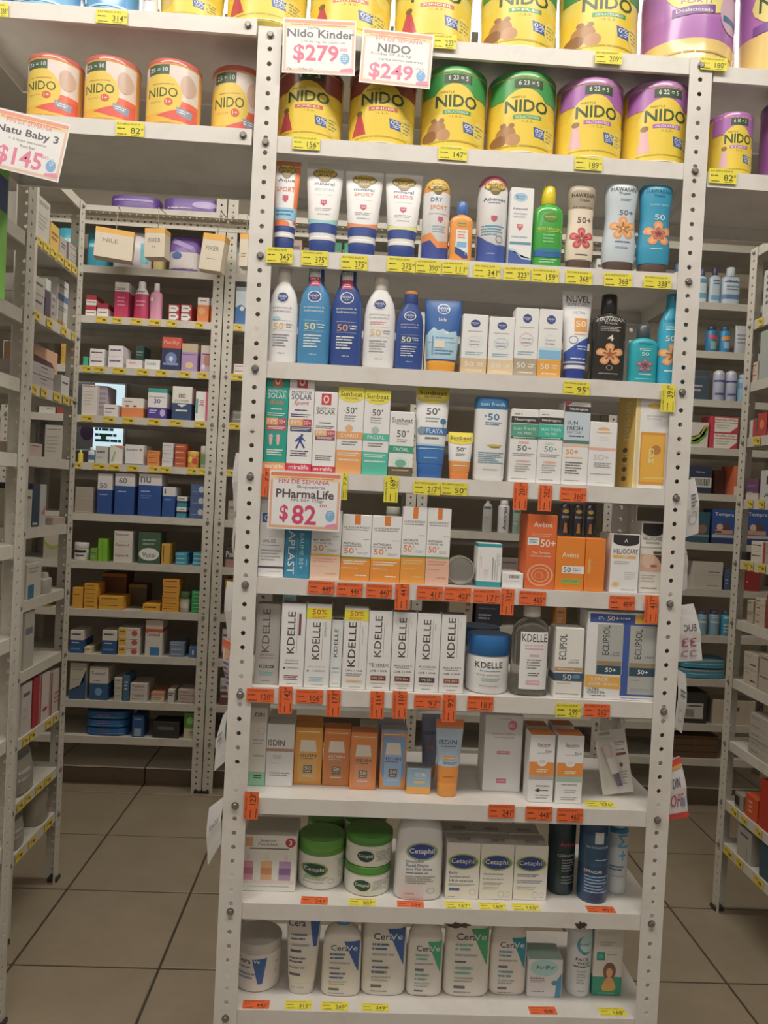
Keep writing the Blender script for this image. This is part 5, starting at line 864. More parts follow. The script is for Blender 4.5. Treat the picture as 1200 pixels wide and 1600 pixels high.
# ------------------------------------------------------------ price tags
COLS = {'y': ('e2d232', 'yellow'), 'o': ('ee5f28', 'orange')}
TAGN = 0
def tag_thing(c, w_, h, M4, price, vert, label, grp, dimtext=False):
    hx, cn = COLS[c]; hw, hh = (h, w_) if vert else (w_, h)
    mb = MB(); mb.box(-hw/2, -hh/2, 0, hw/2, hh/2, .0005, mat(hx, 'c'))
    r = thing('price_tag', label, 'price tag', group=grp, data=mb.mesh('price_tag'))
    ink = '4a4a20' if c == 'y' else '6a2c18'
    if random.random() < .5: tx = "t|ACA MARCA 30 FPS|.42 .15 .72 .12 %s;" % ink
    else: tx = "t|BLO MARCA SOLAR 50|.45 .15 .80 .12 %s;" % ink
    art = tx+"l .06 .42 .34 .56 1 %s;t|%s|.70 .60 .34 .42 %s;t|00|.93 .47 .08 .16 %s;l .06 .82 .40 .93 1 %s;l .55 .88 .84 .95 1 %s" % (ink, price, ink, ink, ink, ink)
    l = link('printed_label', art_mesh('printed_label', art, lambda x, zq, o: ((x-.5)*hw, zq-hh/2, .0005+o), hw, hh, 0), r)
    r.matrix_world = M4 @ (Matrix.Rotation(vert*PI/2, 4, 'Z') if vert else Matrix.Identity(4))
    return r
STAND = Matrix.Rotation(PI/2, 4, 'X')      # tag lies in XY; stand it up facing -Y
def short(l):
    ws = l.split()
    if len(ws) <= 11: return l
    for sep in (',', ' beside ', ' with ', ' and '):
        c = l[:l.rfind(sep)] if sep in l else l
        if 3 < len(c.split()) <= 11: return c
    return ' '.join(ws[:11])
TAGS = """0 y 677 54 713 76 223 0|0 y 930 80 972 100 209 0|0 y 1095 90 1136 110 180 0|
1 y 457 213 500 234 156 0|1 y 685 229 730 250 147 0|1 y 898 245 941 266 189 0|
2 y 416 387 457 411 345 0|2 y 471 392 512 415 375 0|2 y 533 399 574 422 375 0|2 y 605 402 649 425 375 0|2 y 650 406 689 427 390 0|2 y 691 409 731 429 111 0|2 y 740 413 782 435 341 0|2 y 787 417 828 438 323 0|2 y 831 420 873 441 159 0|2 y 884 423 925 444 368 0|2 y 944 427 987 448 368 0|2 y 1006 431 1048 451 338 0|
3 y 880 596 921 617 95 0|3 y 1033 601 1055 644 391 1|
4 y 532 739 543 781 72 1|4 y 600 744 622 785 169 1|4 y 646 752 688 773 217 0|4 y 689 754 730 774 50 0|4 o 802 754 824 797 201 1|4 o 841 758 862 799 282 1|4 o 875 762 916 784 360 0|4 o 409 731 421 776 79 1|
5 o 481 908 523 928 449 0|5 o 526 911 567 932 446 0|5 o 572 913 613 934 440 0|5 o 617 912 639 953 441 1|5 o 651 916 692 937 411 0|5 o 694 918 736 940 403 0|5 o 739 921 781 943 171 0|5 o 782 920 803 961 332 1|5 o 811 924 853 946 485 0|5 o 952 931 992 953 489 0|5 o 1007 930 1028 974 417 1|
6 o 385 1076 428 1097 120 0|6 o 435 1073 457 1115 142 1|6 o 462 1078 505 1099 106 0|6 o 510 1078 532 1120 173 1|6 o 578 1080 600 1123 114 1|6 o 613 1080 636 1123 110 1|6 o 647 1086 689 1107 97 0|6 o 691 1085 712 1128 92 1|6 o 730 1088 771 1110 181 0|6 y 868 1099 908 1121 299 0|6 o 912 1100 953 1121 262 0|
7 o 381 1237 404 1280 123 1|7 o 763 1257 804 1278 241 0|7 o 821 1260 863 1282 448 0|7 o 870 1263 911 1285 463 0"""
for ln in TAGS.replace('\n', '').split('|'):
    si, c, x0, y0, x1, y1, price, vert = ln.split(); si = int(si); x0, y0, x1, y1 = map(float, (x0, y0, x1, y1)); vert = int(vert)
    yy = -.0014 if 405 < x0 < 1080 and si not in (0,) else -.0044
    if x0 > 1028 or (si in (5, 6, 7) and x0 < 430) or x1 > 1020 or x0 < 425: yy = -.0052
    A = on((x0+x1)/2, (y0+y1)/2, 1, yy); s = (on(x1, 800, 1, yy)-on(x0, 800, 1, yy)).x; hh = (on(600, y0, 1, yy)-on(600, y1, 1, yy)).z
    near = min([p for p in PLACED if p[0] == si], key=lambda p: abs((p[1]+p[2])/2-A.x))
    lab = f"{COLS[c][1]} {'upright ' if vert else ''}tag {price} under "+short(near[3])
    if lab in LABELS: lab = f"{COLS[c][1]} tag {price} just right, under "+short(near[3])
    tag_thing(c, s, hh, Matrix.Translation(A) @ STAND @ Matrix.Rotation(random.uniform(-.015, .015)-.0, 4, 'Z'), price, vert, lab, 'price tags on the shelf lips')
FLAT = """7 y 915 1251 959 1262 376|8 o 470 1404 512 1416 341|8 y 545 1409 587 1420 307|8 o 621 1413 663 1423 284|8 y 697 1414 737 1425 167|8 y 750 1415 792 1426 169|8 y 802 1416 844 1427 165|8 o 917 1416 960 1426 401|
9 o 379 1563 421 1576 442|9 y 445 1564 487 1577 315|9 y 502 1565 544 1579 269|9 y 565 1568 607 1580 349|9 o 827 1573 869 1585 88|9 y 936 1575 977 1587 168"""
for ln in FLAT.replace('\n', '').split('|'):
    si, c, x0, y0, x1, y1, price = ln.split(); si = int(si); x0, y0, x1, y1 = map(float, (x0, y0, x1, y1)); z = SH[si]+.0003
    A = on((x0+x1)/2, (y0+y1)/2, 2, z); s = abs((on(x1, (y0+y1)/2, 2, z)-on(x0, (y0+y1)/2, 2, z)).x)
    y_ = [on((x0+x1)/2, q, 2, z).y for q in (y0, y1)]; hh = max(.022, min(.03, abs(y_[0]-y_[1]))); A.y = max(.003+hh/2, A.y)
    near = min([p for p in PLACED if p[0] == si], key=lambda p: abs((p[1]+p[2])/2-A.x))
    # keep clear of the products standing behind
    front = min([BYL[l][4] for s_, a, b, l in PLACED if s_ == si and a < A.x+s/2 and b > A.x-s/2] or [.1])
    if A.y+hh/2 > front-.001: hh = min(hh, front-.004); A.y = (front)/2+.001; hh = min(hh, front-.003)
    tag_thing(c, s, max(.012, hh), Matrix.Translation(A) @ Matrix.Rotation(random.uniform(-.03, .03), 4, 'Z'), price, 0, f"{COLS[c][1]} tag lying before "+short(near[3]), 'price tags lying flat on the low shelves')
for x0, y0, x1, y1, price, lab in ((150, 16, 199, 37, '314', 'yellow tag 314 on the upper lip of the left bridge'), (-12, 5, 13, 26, '288', 'yellow tag cut by the frame at the top left corner'), (181, 191, 225, 213, '82', 'yellow tag 82 under the small orange milk tins'), (1108, 264, 1151, 287, '82', 'yellow tag 82 under the smallest purple-topped tin')):
    A = on((x0+x1)/2, (y0+y1)/2, 1, -.0008); s = (on(x1, 800, 1, 0)-on(x0, 800, 1, 0)).x; hh = (on(600, y0, 1, 0)-on(600, y1, 1, 0)).z
    tag_thing('y', s, hh, Matrix.Translation(A) @ STAND, price, 0, lab, 'price tags on the bridge lips')

# ------------------------------------------------------------ paper price signs
LOGO = "e .86 .70 .065 .10 7aaad8;l .81 .63 .91 .77 4 c8dcf0;p .80 .90 .94 .86 .98 .90 .98 .94 .80 .94 e08aa8"
FR = "r .02 .03 .98 .97 f0b8a0;r .02 .03 .98 .09 ee9880;r .02 .09 .98 .16 f4c8a0;r .05 .16 .95 .93 e8e8ee;l .1 .10 .9 .14 1 e88868;"
def sign(label, TL, TR, BL, v, art, cut=None):
    a, b, c = on(*TL, 1, v), on(*TR, 1, v), on(*BL, 1, v)
    ex = (b-a); w_ = ex.length; ex.normalize(); h = (c-a).length; ez = (a-c).normalized(); ez = (ez-ex*ez.dot(ex)).normalized(); ey = ez.cross(ex)
    o = (b+c)/2
    mb = MB(); mb.box(-w_/2, 0, -h/2, w_/2, .0006, h/2, mat('f4eeee'))
    r = thing('price_sign', label, 'sign', data=mb.mesh('price_sign'), group='handwritten paper price signs')
    r.matrix_world = Matrix(((ex.x, ey.x, ez.x, o.x), (ex.y, ey.y, ez.y, o.y), (ex.z, ey.z, ez.z, o.z), (0, 0, 0, 1)))
    link('printed_label', art_mesh('printed_label', art, lambda x, zq, oo: ((x-.5)*w_, -oo, zq-h/2), w_, h, 0), r)
sign('paper sign with pink border reading Nido Kinder $279', (445, 27), (559, 33), (438, 113), -.016, FR+"t|Leche|.42 .17 .14 .05 6a6070;t|Nido Kinder|.52 .27 .92 .15 6c6872 0 b;t|12% de reg. de cuatro uds|.56 .42 .60 .05 8a7888;t|$279|.46 .64 .62 .34 d86a88 0 b;t|00|.84 .54 .10 .06 d86a88;t|Vig. 1-10 feb 25|.24 .92 .36 .05 6a6070;"+LOGO)
sign('paper sign with pink border reading Nido $249', (567, 43), (678, 55), (561, 128), -.010, FR+"t|FIN DE SEMANA|.52 .17 .66 .07 d87890;t|NIDO|.46 .33 .46 .16 6c6872 0 b;t|Fundas 3+ 3.6 kg|.42 .45 .56 .06 7a7080;t|(aplica varios sabores)|.56 .54 .62 .05 7a7080;t|$249|.44 .77 .62 .32 e07a98 0 b;t|00|.84 .66 .10 .06 e07a98;"+LOGO.replace('.70','.78'))
sign('paper sign with pink border reading Natu Baby 3 $145', (-8, 166), (110, 195), (-26, 257), -.012, FR+"t|FIN DE SEMANA|.48 .16 .60 .07 e07a90;t|Natu Baby 3|.48 .33 .82 .16 5c5862 0 b;t|+ 3 latas especiales|.50 .46 .5 .05 6a6070;t|Red-bar|.52 .54 .20 .05 6a6070;t|$145|.44 .76 .60 .34 e07a98 0 b;t|00|.76 .64 .10 .05 e07a98;"+LOGO.replace('.70','.76'))
sign('paper sign with orange border reading Pharmalife $82', (421, 734), (534, 740), (418, 825.5), -.014, FR.replace('f0b8a0','f0a080').replace('ee9880','ee7858')+"t|FIN DE SEMANA|.48 .175 .70 .075 cc3c78;t|Bloqueadores|.58 .27 .38 .07 5a5068;t|PHarmaLife|.50 .385 .80 .15 54444c 0 b;t|FPS 50+ 125gr|.54 .50 .46 .06 5a5068;t|$|.22 .73 .12 .30 d0406c 0 b;t|82|.50 .74 .34 .34 d0406c 0 b;t|00|.76 .57 .10 .05 d0406c;"+LOGO.replace('.70','.74'))
def paper(label, pts, v, art='', fl=False, cat='paper', hexc='e6e2e6'):
    """thin sheet taped to the outside of a post; pts = four photo corners TL TR BR BL; v = depth at the left and right edges"""
    q = [on(*pts[i], 1, v[0] if i in (0, 3) else v[1]) for i in range(4)]
    c = sum(q, Vector())/4; q = [p-c for p in q]; n = (q[1]-q[0]).cross(q[3]-q[0]).normalized()*-.0005
    mb = MB(); m_ = mat(hexc); N = 6; bend = n.normalized()*.006
    def S(s, t, off=0):
        p = (q[0]*(1-s)+q[1]*s)*(1-t)+(q[3]*(1-s)+q[2]*s)*t
        return p+bend*math.sin(PI*t)*(1 if t < .6 else .6)+n*off
    for k in range(N):
        a, b = k/N, (k+1)/N
        mb.face([S(0, b), S(1, b), S(1, a), S(0, a)], m_); mb.face([S(0, a, 1), S(1, a, 1), S(1, b, 1), S(0, b, 1)], m_)
        for s in (0, 1): mb.face([S(s, a), S(s, b), S(s, b, 1), S(s, a, 1)], m_)
    for t in (0, 1): mb.face([S(0, t), S(1, t), S(1, t, 1), S(0, t, 1)], m_)
    r = thing('paper_notice', label, cat, tuple(c), data=mb.mesh('paper_notice'), group='paper notices hanging from the posts')
    if art:
        nn = -n.normalized()
        if nn.y > 0: nn = -nn
        def sf(x, zq, o):
            p = S(x, 1-zq)
            return p+nn*(o+.0022)
        me = art_mesh('printed_label', art, sf, 1, 1, 0)
        link('printed_label', me, r)
paper('narrow white paper on the left post, topmost of the left-hand papers', [(369, 708), (382, 706), (378, 797), (366, 800)], (.05, .02))
paper('very thin white paper edge on the left post below the topmost one', [(367, 809), (371, 811), (370, 900), (368, 902)], (.05, .02))
paper('white paper on the left post level with the sixth shelf', [(355, 908), (368, 910), (364, 1000), (356, 998)], (.04, .01))
paper('folded sheet with red and orange print on the left post', [(350, 997), (366, 1005), (362, 1090), (357, 1088)], (.05, .01), "r 0 0 1 .12 e0603a;r .3 .15 .8 .3 f0a070;l .2 .35 .9 .8 5 6a5a88", hexc='dcd2d4')
paper('white paper flap on the left post with faint lettering', [(349, 1118), (358, 1105), (354, 1188), (335, 1205)], (.03, .005), "l .3 .40 .8 .58 2 8a8a98")
paper('lowest white paper flap on the left post', [(327, 1262), (352, 1243), (345, 1318), (325, 1352)], (.03, .005), "t|RAZU|.55 .42 .6 .10 8a8a9c")
paper('white paper with mirrored handwriting, topmost on the right post', [(1070, 752), (1085, 747), (1091, 833), (1067, 841)], (.01, .03), "l .3 .25 .8 .50 4 6a6a80;o .5 .68 .3 .12 a8a0b0")
paper('thin white paper on the right post behind the topmost notice', [(1064, 842), (1067, 838), (1073, 920), (1061, 926)], (.012, .035), "l .4 .3 .8 .34 1 6a6a80")
paper('largest white paper on the right post with mirrored lettering', [(1059, 946), (1083, 943), (1097, 1032), (1055, 1034)], (.008, .04), "t|EUC|.48 .40 -.62 .12 5a4a60;t|33|.45 .66 -.62 .16 b04a68 ;t|cc|.45 .86 .62 .12 a88898")
paper('narrow white paper hanging low on the right post', [(1057, 1045), (1071, 1053), (1065, 1146), (1053, 1135)], (.008, .03), "l .2 .3 .8 .46 2 6a6a80;o .5 .75 .3 .1 a8a0b0")
paper('small poster with orange border hanging on the right post', [(1044, 1190), (1061, 1181), (1075, 1276), (1043, 1281)], (.008, .03), "r 0 0 1 .10 d84838;r 0 .90 1 1 d84838;r .05 .10 .9 .16 f0a050;t|DIN|.35 .38 .5 .16 4a4460;t|OFF|.4 .68 .7 .22 b84868;r .7 .66 .85 .8 7a98c8", hexc='e4d8dc', cat='poster')
# ------------------------------------------------------------ goods on the racks behind
ORD = ['top', 'second', 'third', 'fourth', 'fifth', 'sixth', 'seventh', 'eighth', 'ninth', 'tenth', 'eleventh', 'lowest']
STK = {2: ('bottom', 'top'), 3: ('bottom', 'middle', 'top'), 4: ('bottom', 'second', 'third', 'top'), 5: ('bottom', 'second', 'third', 'fourth', 'top'), 6: ('bottom', 'second', 'third', 'fourth', 'fifth', 'top')}
FARI = {}
def fill(rackname, ax, v, hs, text, dep=(.09, .13)):
    last = {}
    for ln in text.strip().split('\n'):
        if not ln.strip(): continue
        si, rest = ln.split(':', 1); si = int(si); z = hs[si]
        prev = None
        for sp in rest.split('//'):
            f = [q.strip() for q in sp.split('|')]
            nums = f[0].split(); x0, y0, x1 = map(float, nums[:3]); n = int(nums[3]) if len(nums) > 3 else 1; back = float(nums[4]) if len(nums) > 4 else 0
            desc, cols, art = f[1], f[2], f[3].replace('~', '|') if len(f) > 3 else ''
            kind = (f[4] if len(f) > 4 else '') or 'boxn'
            vv = v+(back if not (ax == 0 and v < 0) else -back)
            P, w_, h, _ = place(ax, vv, z, x0, x1, y0, None, kind)
            nxt = hs[si-1]-z-.036 if si > 0 else .3
            h = min(h, nxt)
            if ax == 1 and si == 1: h = min(h, .166)
            hb = h/n-.0004; w_ = max(.008, w_*.97-.0012)
            d = dep[0]+(dep[1]-dep[0])*random.random()
            if kind not in ('boxn',): d = min(d, w_) if kind in ('can', 'cylinder', 'jar', 'tub', 'spray') else w_*.6 if kind != 'pack' else .14
            if kind in ('can', 'cylinder', 'jar', 'tub', 'spray'): d = w_
            sg = -1 if (ax == 0 and v < 0) else 1
            P[ax] += sg*d/2
            rot = 0 if ax == 1 else (PI/2 if v < 0 else -PI/2)
            name = {'boxn': 'medicine_box', 'jar': 'jar', 'tub': 'jar', 'pack': 'plastic_pack', 'pouch': 'pouch', 'shoulder': 'bottle', 'neck': 'bottle', 'spray': 'spray_can', 'cylinder': 'bottle', 'can': 'tin', 'oval': 'bottle', 'micellar': 'bottle'}[kind]
            cat = name.replace('_', ' ').replace('medicine box', 'box').replace('plastic pack', 'pack')
            place_w = f", {ORD[si]} shelf, {rackname}"; FARI.setdefault((rackname, si), []).append(((x0+x1)/2, desc))
            root = None
            for k in range(n):
                lab = (f"{STK[n][k]} {desc} of {n}" if n > 1 else desc)+place_w
                loc = (P[0]+(random.uniform(-.001, .001) if n > 1 else 0), P[1], z+.0004+k*(hb+.0004))
                if root is None:
                    root = thing(name, lab, cat, loc, rot, f"goods on the {ORD[si]} shelf of the {rackname}")
                    make_product(root, kind, w_, d, hb, cols, art, 16)
                    if lab and not art: pass
                else: dup(root, loc, lab)
            if n > 1: pass
T3 = "l .1 .25 .8 .5 1 6a6a74;l .1 .6 .6 .8 1 a8a4a8"
T4 = "l .1 .15 .8 .3 1 5a5a64;l .1 .45 .6 .75 2 a8a4a8"
fill('left back rack', 1, 1.872, HB, f"""
0: 167 303 248 1|purple wrapped pack|6a4aa0|l .1 .3 .9 .6 1 b0a0d8|pack//250 308 349 1|violet wrapped pack with pale swirl|7052a8|e .7 .5 .2 .25 b8a8dc;l .1 .7 .5 .85 1 d0c4e8|pack
1: 130 340 166 1 .05|cyan pack|3a9cb8|l .2 .3 .8 .5 1 a8dce8|pack//170 346 232 1 .02|white bag with cyan edge|d0ccd0 d0ccd0|r .78 .3 .96 .8 6ab8cc;l .1 .3 .6 .6 3 b0a8a8|pack//235 350 256 1 .06|pale yellow bag|c8b878|l .1 .3 .8 .6 2 8a7a50|pack//259 352 312 1 .03|purple and white pack|7858a8|r 0 .45 1 1 c8c0c0;e .3 .55 .15 .1 4a6aa8;p .2 .1 .8 .3 .7 .4 .1 .2 a890cc|pack//352 356 386 1 .05|white pack with green patch|ccc8c0|r .0 .5 .4 1 2fa08c;t~30~.4 .3 .4 .12 7ab0a0|pack
2: 133 461 150 2|red and white box|e4dcd8 0-.45:b83040|l .1 .6 .9 .8 1 c04850//151 474 169|squat white box with red top|e4dcd8 0-.4:a82838|l .1 .6 .9 .8 1 c04850//177 441 200|tall magenta mouthwash box with white top|c8305c 0-.26:e8e0e0|t~Lacer~.42 .17 .7 .1 4a3c48;l .2 .4 .8 .7 3 e080a0//206 439 231|magenta mouthwash bottle with white shoulder|c43460 e0dce0 0-.34:e4e0e4|t~Lacer~.42 .26 .7 .08 4a3c48;l .2 .5 .8 .7 2 e080a0|shoulder//232 442 252|pale pink bottle|d890b0 e0d0d8|r .05 .4 .3 .5 e8e0e4|neck//262 476 280 2|white box with red arrow frame|b84048|p .08 .1 .7 .1 .95 .5 .7 .9 .08 .9 ece8e8;l .2 .35 .7 .6 1 5a4050//281 476 299 2|second-column white box with red arrow frame|b84048|p .08 .1 .7 .1 .95 .5 .7 .9 .08 .9 ece8e8;l .2 .35 .7 .6 1 5a4050//307 465 326|orange and white vitamin box|e88048 0-.3:e8e0d8|e .4 .55 .3 .14 f0a870;l .2 .1 .8 .18 1 d84838//328 466 345|second orange and white vitamin box|e88048 0-.3:e8e0d8|e .4 .55 .3 .14 f0a870
3: 129 557 137|tiny green box|38b088|//139 545 163 2|white box with maroon print|e0dcdc|l .1 .3 .85 .6 1 7a3c44//168 540 192 2|white box with violet print|dcd8dc|l .1 .3 .85 .6 1 6a5a80//196 562 222|low white box with tiny logo|dcd4d4|l .2 .3 .6 .5 1 c07080//210 540 224 1 .13|teal box at the back|48706c|l .1 .2 .9 .4 2 a8c4c0//225 562 250|low white box with blue swoosh|d8dce0|t~Cardin~.45 .4 .6 .3 4a78a0//251 527 282|red-topped dark blue vitamin box|2c3458 0-.33:d05040|t~Purifty~.5 .17 .8 .14 f0b090;e .5 .65 .3 .2 6a80b8;e .5 .65 .1 .08 c8d4f0;l .1 .75 .9 .9 1 8090c0//282 537 308|purple and beige supplement box|a888b8 0-.3:b8a888|t~Benzomen~.5 .38 .84 .06 3a2c40;e .5 .78 .25 .12 d8b888//312 540 335|lilac box with round picture|b898b8 0-.3:c0b4a8|e .5 .55 .28 .22 b07868;l .1 .3 .9 .36 1 4a3040;e .2 .8 .12 .09 e8d0e0
4: 126 601 151|large grey-white carton|cfc8c4|l .06 .03 .9 .08 1 7a7070;l .1 .2 .8 .7 5 b8b0b0//152 603 167 1 .03|dull lilac carton|a89ca8|l .1 .2 .9 .8 4 8a7c8c//161 632 184 1 -.008|small white box before lilac carton|dcd4d4|{T3}//189 622 224|orange and white medicine box|dcd4cc .5-1:e08048|l .1 .15 .5 .25 1 7a6a6a;e .25 .42 .1 .05 a04838;e .6 .42 .1 .05 a04838//229 607 260|white and violet box with a large 30|dcd8dc 0-.14:38a094 .63-1:4c3c94|t~Probiotics~.5 .28 .84 .07 5a5a68;t~30~.5 .42 .34 .15 3c3c88;e .8 .8 .14 .12 b8a8d8;l .1 .7 .5 .85 2 c8c0e8//267 604 299|white and navy box with a large 80|dcd8d0 .5-1:2f4870|t~80~.5 .28 .36 .14 4a4a60;t~PLUMBS~.5 .43 .7 .07 6a6a74;p .25 .53 .75 .53 .5 .62 e8e8ec;l .2 .68 .8 .78 1 e8e8f0//304 612 331|pink and white box with sideways 30|dc5a80|r 0 0 .6 1 e4dcd8;t~30~.36 .4 .28 .22 c02850 90;r .02 .25 .14 .75 38a094
5: 121 703 129|yellow dropper bottle|e0c840 e8d890||neck//136 699 147|white and blue small bottle|c8ccd4 d8d8dc|r 0 .5 1 .8 4a6aa0|neck//148 697 168|grey-green medicine box|b8bcb4|{T3}//170 696 191|white box with orange corner|d0d0c8|p .3 0 1 0 1 .2 d87848;p .1 .9 .4 .3 .5 .35 .3 .9 98b080//194 695 224|wide white medicine box|d4d0d0 d4d0d0|t~Bonadon~.38 .25 .6 .12 4a5080;r .0 .95 1 1 3c6ca0;e .85 .25 .07 .07 b8707c//229 704 249 3|orange box|d8803c|l .1 .3 .8 .6 1 8a4820//252 692 270 3|pale grey box|c8c4c4|l .1 .3 .8 .5 1 a8a0a8//272 694 290 4|brick-red box|b8502c|l .1 .3 .8 .6 1 e0b090//292 705 311|orange vitamin jar|dc8c38 e8a850|e .3 .5 .2 .2 f0c850;e .7 .6 .2 .2 c84838|jar//312 697 330|pale green jar with white cap|9aa888 d8d4cc|r .1 .4 .9 .8 6a9858|jar
6: 116 761 145 2|large dull grey box|9c948a|r 0 .9 1 .93 c8b070//150 740 174|slim blue box with white top|254a94 0-.4:ccc8c8|t~50~.4 .3 .5 .12 4a5870;l .15 .5 .7 .55 1 88a8d8//177 740 209|wide blue box with white top|254a94 0-.3:ccc8c8|t~60~.4 .17 .4 .14 4a5870;l .15 .42 .6 .46 1 a8c0e0//214 738 251|largest blue box with white top|254a94 0-.27:ccc8c8|t~nu~.3 .14 .44 .14 4a5060;l .1 .4 .5 .44 1 a8c0e0;l .1 .5 .6 .6 2 5878b8//252 761 273|short blue box with white top|254a94 0-.3:c8c8cc|t~i~.2 .15 .14 .16 4a5060;l .2 .4 .7 .46 1 88a0d0//275 776 291 2|black and white small box|38383c .6-1:2f88b0 0-.4:d4d4d4|l .1 .15 .8 .3 1 3a3a40//295 757 324 3|slate blue box|405a8c|e .62 .45 .16 .28 b8b8c8;l .1 .6 .5 .75 1 7888b0
7: 116 848 139|round white jar with black label|d8d4d0 d8d4d0|r .1 .4 .9 .55 2a2a2c;l .2 .65 .8 .8 1 4a4a4c|jar//140 857 152|low lime green box|68a828|{T3}//152 842 167 2|lime green box|78b828|r .45 0 .5 1 5a9020//176 830 206 3|white stomach remedy box|d0cac4|t~Espacol~.45 .35 .7 .3 5a4048//214 832 250|green box with white oval logo|3c5c44|e .5 .7 .46 .2 d8dcd4;t~Vucol~.5 .72 .6 .16 2a3c30;l .2 .2 .8 .45 2 8a988c//251 850 265|narrow amber box|c89838|r .2 .1 .3 .9 6a4818//273 864 292 3|turquoise slim box|3898b8|l .1 .2 .8 .6 1 b8dce8//300 864 320 3|second turquoise slim box|3898b8|l .1 .2 .8 .6 1 b8dce8
8: 112 918 129|golden yellow box|d89a28|l .1 .3 .7 .4 1 7a4c14//130 912 152 6|yellow slim box|d89c2c|l .1 .3 .8 .6 1 6a4414//153 932 192 2|wide yellow box|d89c2c|l .1 .3 .8 .5 1 6a4414//157 896 197 1 .13|dark brown display carton|6a3a20|r .0 .0 1 .1 b06828|//199 913 229 1 .13|olive brown carton|5c4a2c|r 0 0 1 .15 8a6830//222 944 250 1|flat yellow box|dc9c28|l .08 .3 .8 .7 1 6a4414//252 905 279 6|amber slim box|d8942c|l .08 .3 .85 .6 1 7a4818//280 925 297|pale jar with green lid|a8a890 4a6a40|r .1 .5 .9 .8 c8c4b8|jar//298 924 319 6|bright green slim box|2c9a54|l .1 .3 .8 .6 1 a8dcb8
9: 108 985 130|white over dark blue cough syrup box|28508c 0-.42:cfcac4|l .1 .12 .8 .25 1 4a4444;l .15 .5 .7 .6 1 b8c8e0;l .1 .75 .8 .9 1 5a88b8//131 1011 143|tiny cream box|d4c8a0|{T3}//158 985 182|second white over dark blue syrup box|28508c 0-.42:cfcac4|l .1 .12 .8 .25 1 4a4444;l .15 .5 .7 .6 1 b8c8e0;l .1 .75 .8 .9 1 5a88b8//183 981 218 3|yellow, white and red striped box|d0c8bc|r 0 .1 .36 .9 d8a838;l .05 .3 .3 .6 1 7a3020;e .75 .6 .14 .3 b85048;l .4 .2 .9 .35 1 8a7c74//225 969 253|tall white box with red stripe and blue window|ccc6be 0-.22:c8b8b0 .24-.34:c05038|t~Tamecol~.45 .4 .8 .1 4a4040;r .3 .75 .85 .98 2f78b0//264 1004 288 3|grey-blue slim box|6a7c94|l .1 .3 .8 .6 1 b8c4d0//294 1011 308|tiny blue box with white glyph|4a6a94|r .4 .3 .6 .7 c8d0d8
10: 107 1036 134|grey box with dark blue curve|b8b0a4|p 0 .75 .5 .68 .85 .5 .95 .2 1 .2 1 1 0 1 30507c;l .15 .15 .8 .22 1 8a8078;l .15 .45 .6 .5 1 8a8078//138 1042 168 1|white box on top of dark blue|2c5480 0-.5:cac4bc|t~Tusilexil~.45 .2 .74 .1 5a5450;l .2 .4 .6 .44 1 6a6460;e .5 .75 .2 .12 6898c0//177 1059 190 3|narrow whitish box|b8b4a8|{T3}//191 1056 201|thin blue box|3c6488|l .2 .2 .8 .6 3 a8b8c4//202 1068 230 2|white cough box|c0b8b0|t~Tusilexil~.45 .3 .7 .3 4a4442;l .1 .65 .8 .8 1 8a8480//235 1082 256|peach and white box|c8b8a0 0-.4:c08068|l .1 .5 .8 .8 2 7a6a60//261 1078 272|narrow white box with black strips|c4beb4|l .1 .2 .9 .5 2 3a3834//277 1078 308 2|greyish pink box|b0a098|t~Simplex~.35 .35 .5 .3 5a3c40;l .1 .75 .9 .9 1 8a4a48
11: 127 1112 200 3|large blue foil bag|1f5c9c|l .3 .4 .6 .6 1 c04858;l .2 .65 .9 .8 1 6a9ccc|pack//205 1118 224|small blue box with pale label|28508a|l .2 .15 .8 .2 1 a8c0dc;r .2 .6 .8 .95 88a0b8//237 1128 280 1|black plastic stand|2a2a2a|r .2 .3 .8 .5 5a5a5a//286 1114 305|green and cream box|4c8a3c .6-1:c0b8a0|e .5 .3 .25 .15 88b860;l .5 .7 .9 .9 2 7a7868
""")
fill('second back rack', 1, 1.872, HB, f"""
1: 535 335 552 1|green hair box|2f9470|t~HAIR~.5 .3 .7 .10 e8f0ec;l .2 .5 .8 .9 3 a8d0c0//514 345 532 1|brown and green hair dye box|9a8458 0-.25:2f8468|t~HAIR~.5 .86 .8 .1 f0f0ec//452 340 470 1|dull pink box|a88c84|{T4}
2: 366 448 384|blue and white enema box|c8d4e0 .55-1:3c70b0 0-.12:8898a8|e .5 .6 .4 .12 3c70b0;e .62 .58 .2 .06 d8e4f0
3: 364 569 384 2|white box with dark red print|d8d0cc|l .1 .3 .9 .6 1 a04040
4: 362 642 381 2|silver and black box|78746c|l .1 .3 .8 .5 1 d8d4cc
6: 355 783 376|pale brown box|a8988c|{T3}//602 792 625 1|grey jar with pale lid|8a8478 c0c8b8||jar
7: 351 855 369|dark box with white slanted lettering|3a3838 .6-1:a07870|t~Pinol~.5 .35 .9 .3 d8d4d0
8: 349 905 362|amber-topped box|a8a090 0-.3:c08838|{T4}//440 928 462 1|teal striped box|5a8488|{T4}
9: 345 983 362|white box with wine-red base|c4bcb4 .75-1:8a4c44|{T4}
10: 342 1060 366|white flat box on a maroon one|b8b0a8 .5-1:6a3c3c|{T3}
11: 350 1120 372|grey-blue box|6a8494|{T3}//430 1105 476|pale grey carton|8c8880|{T3}//560 1105 610|long grey carton|908c84|{T3}
""")
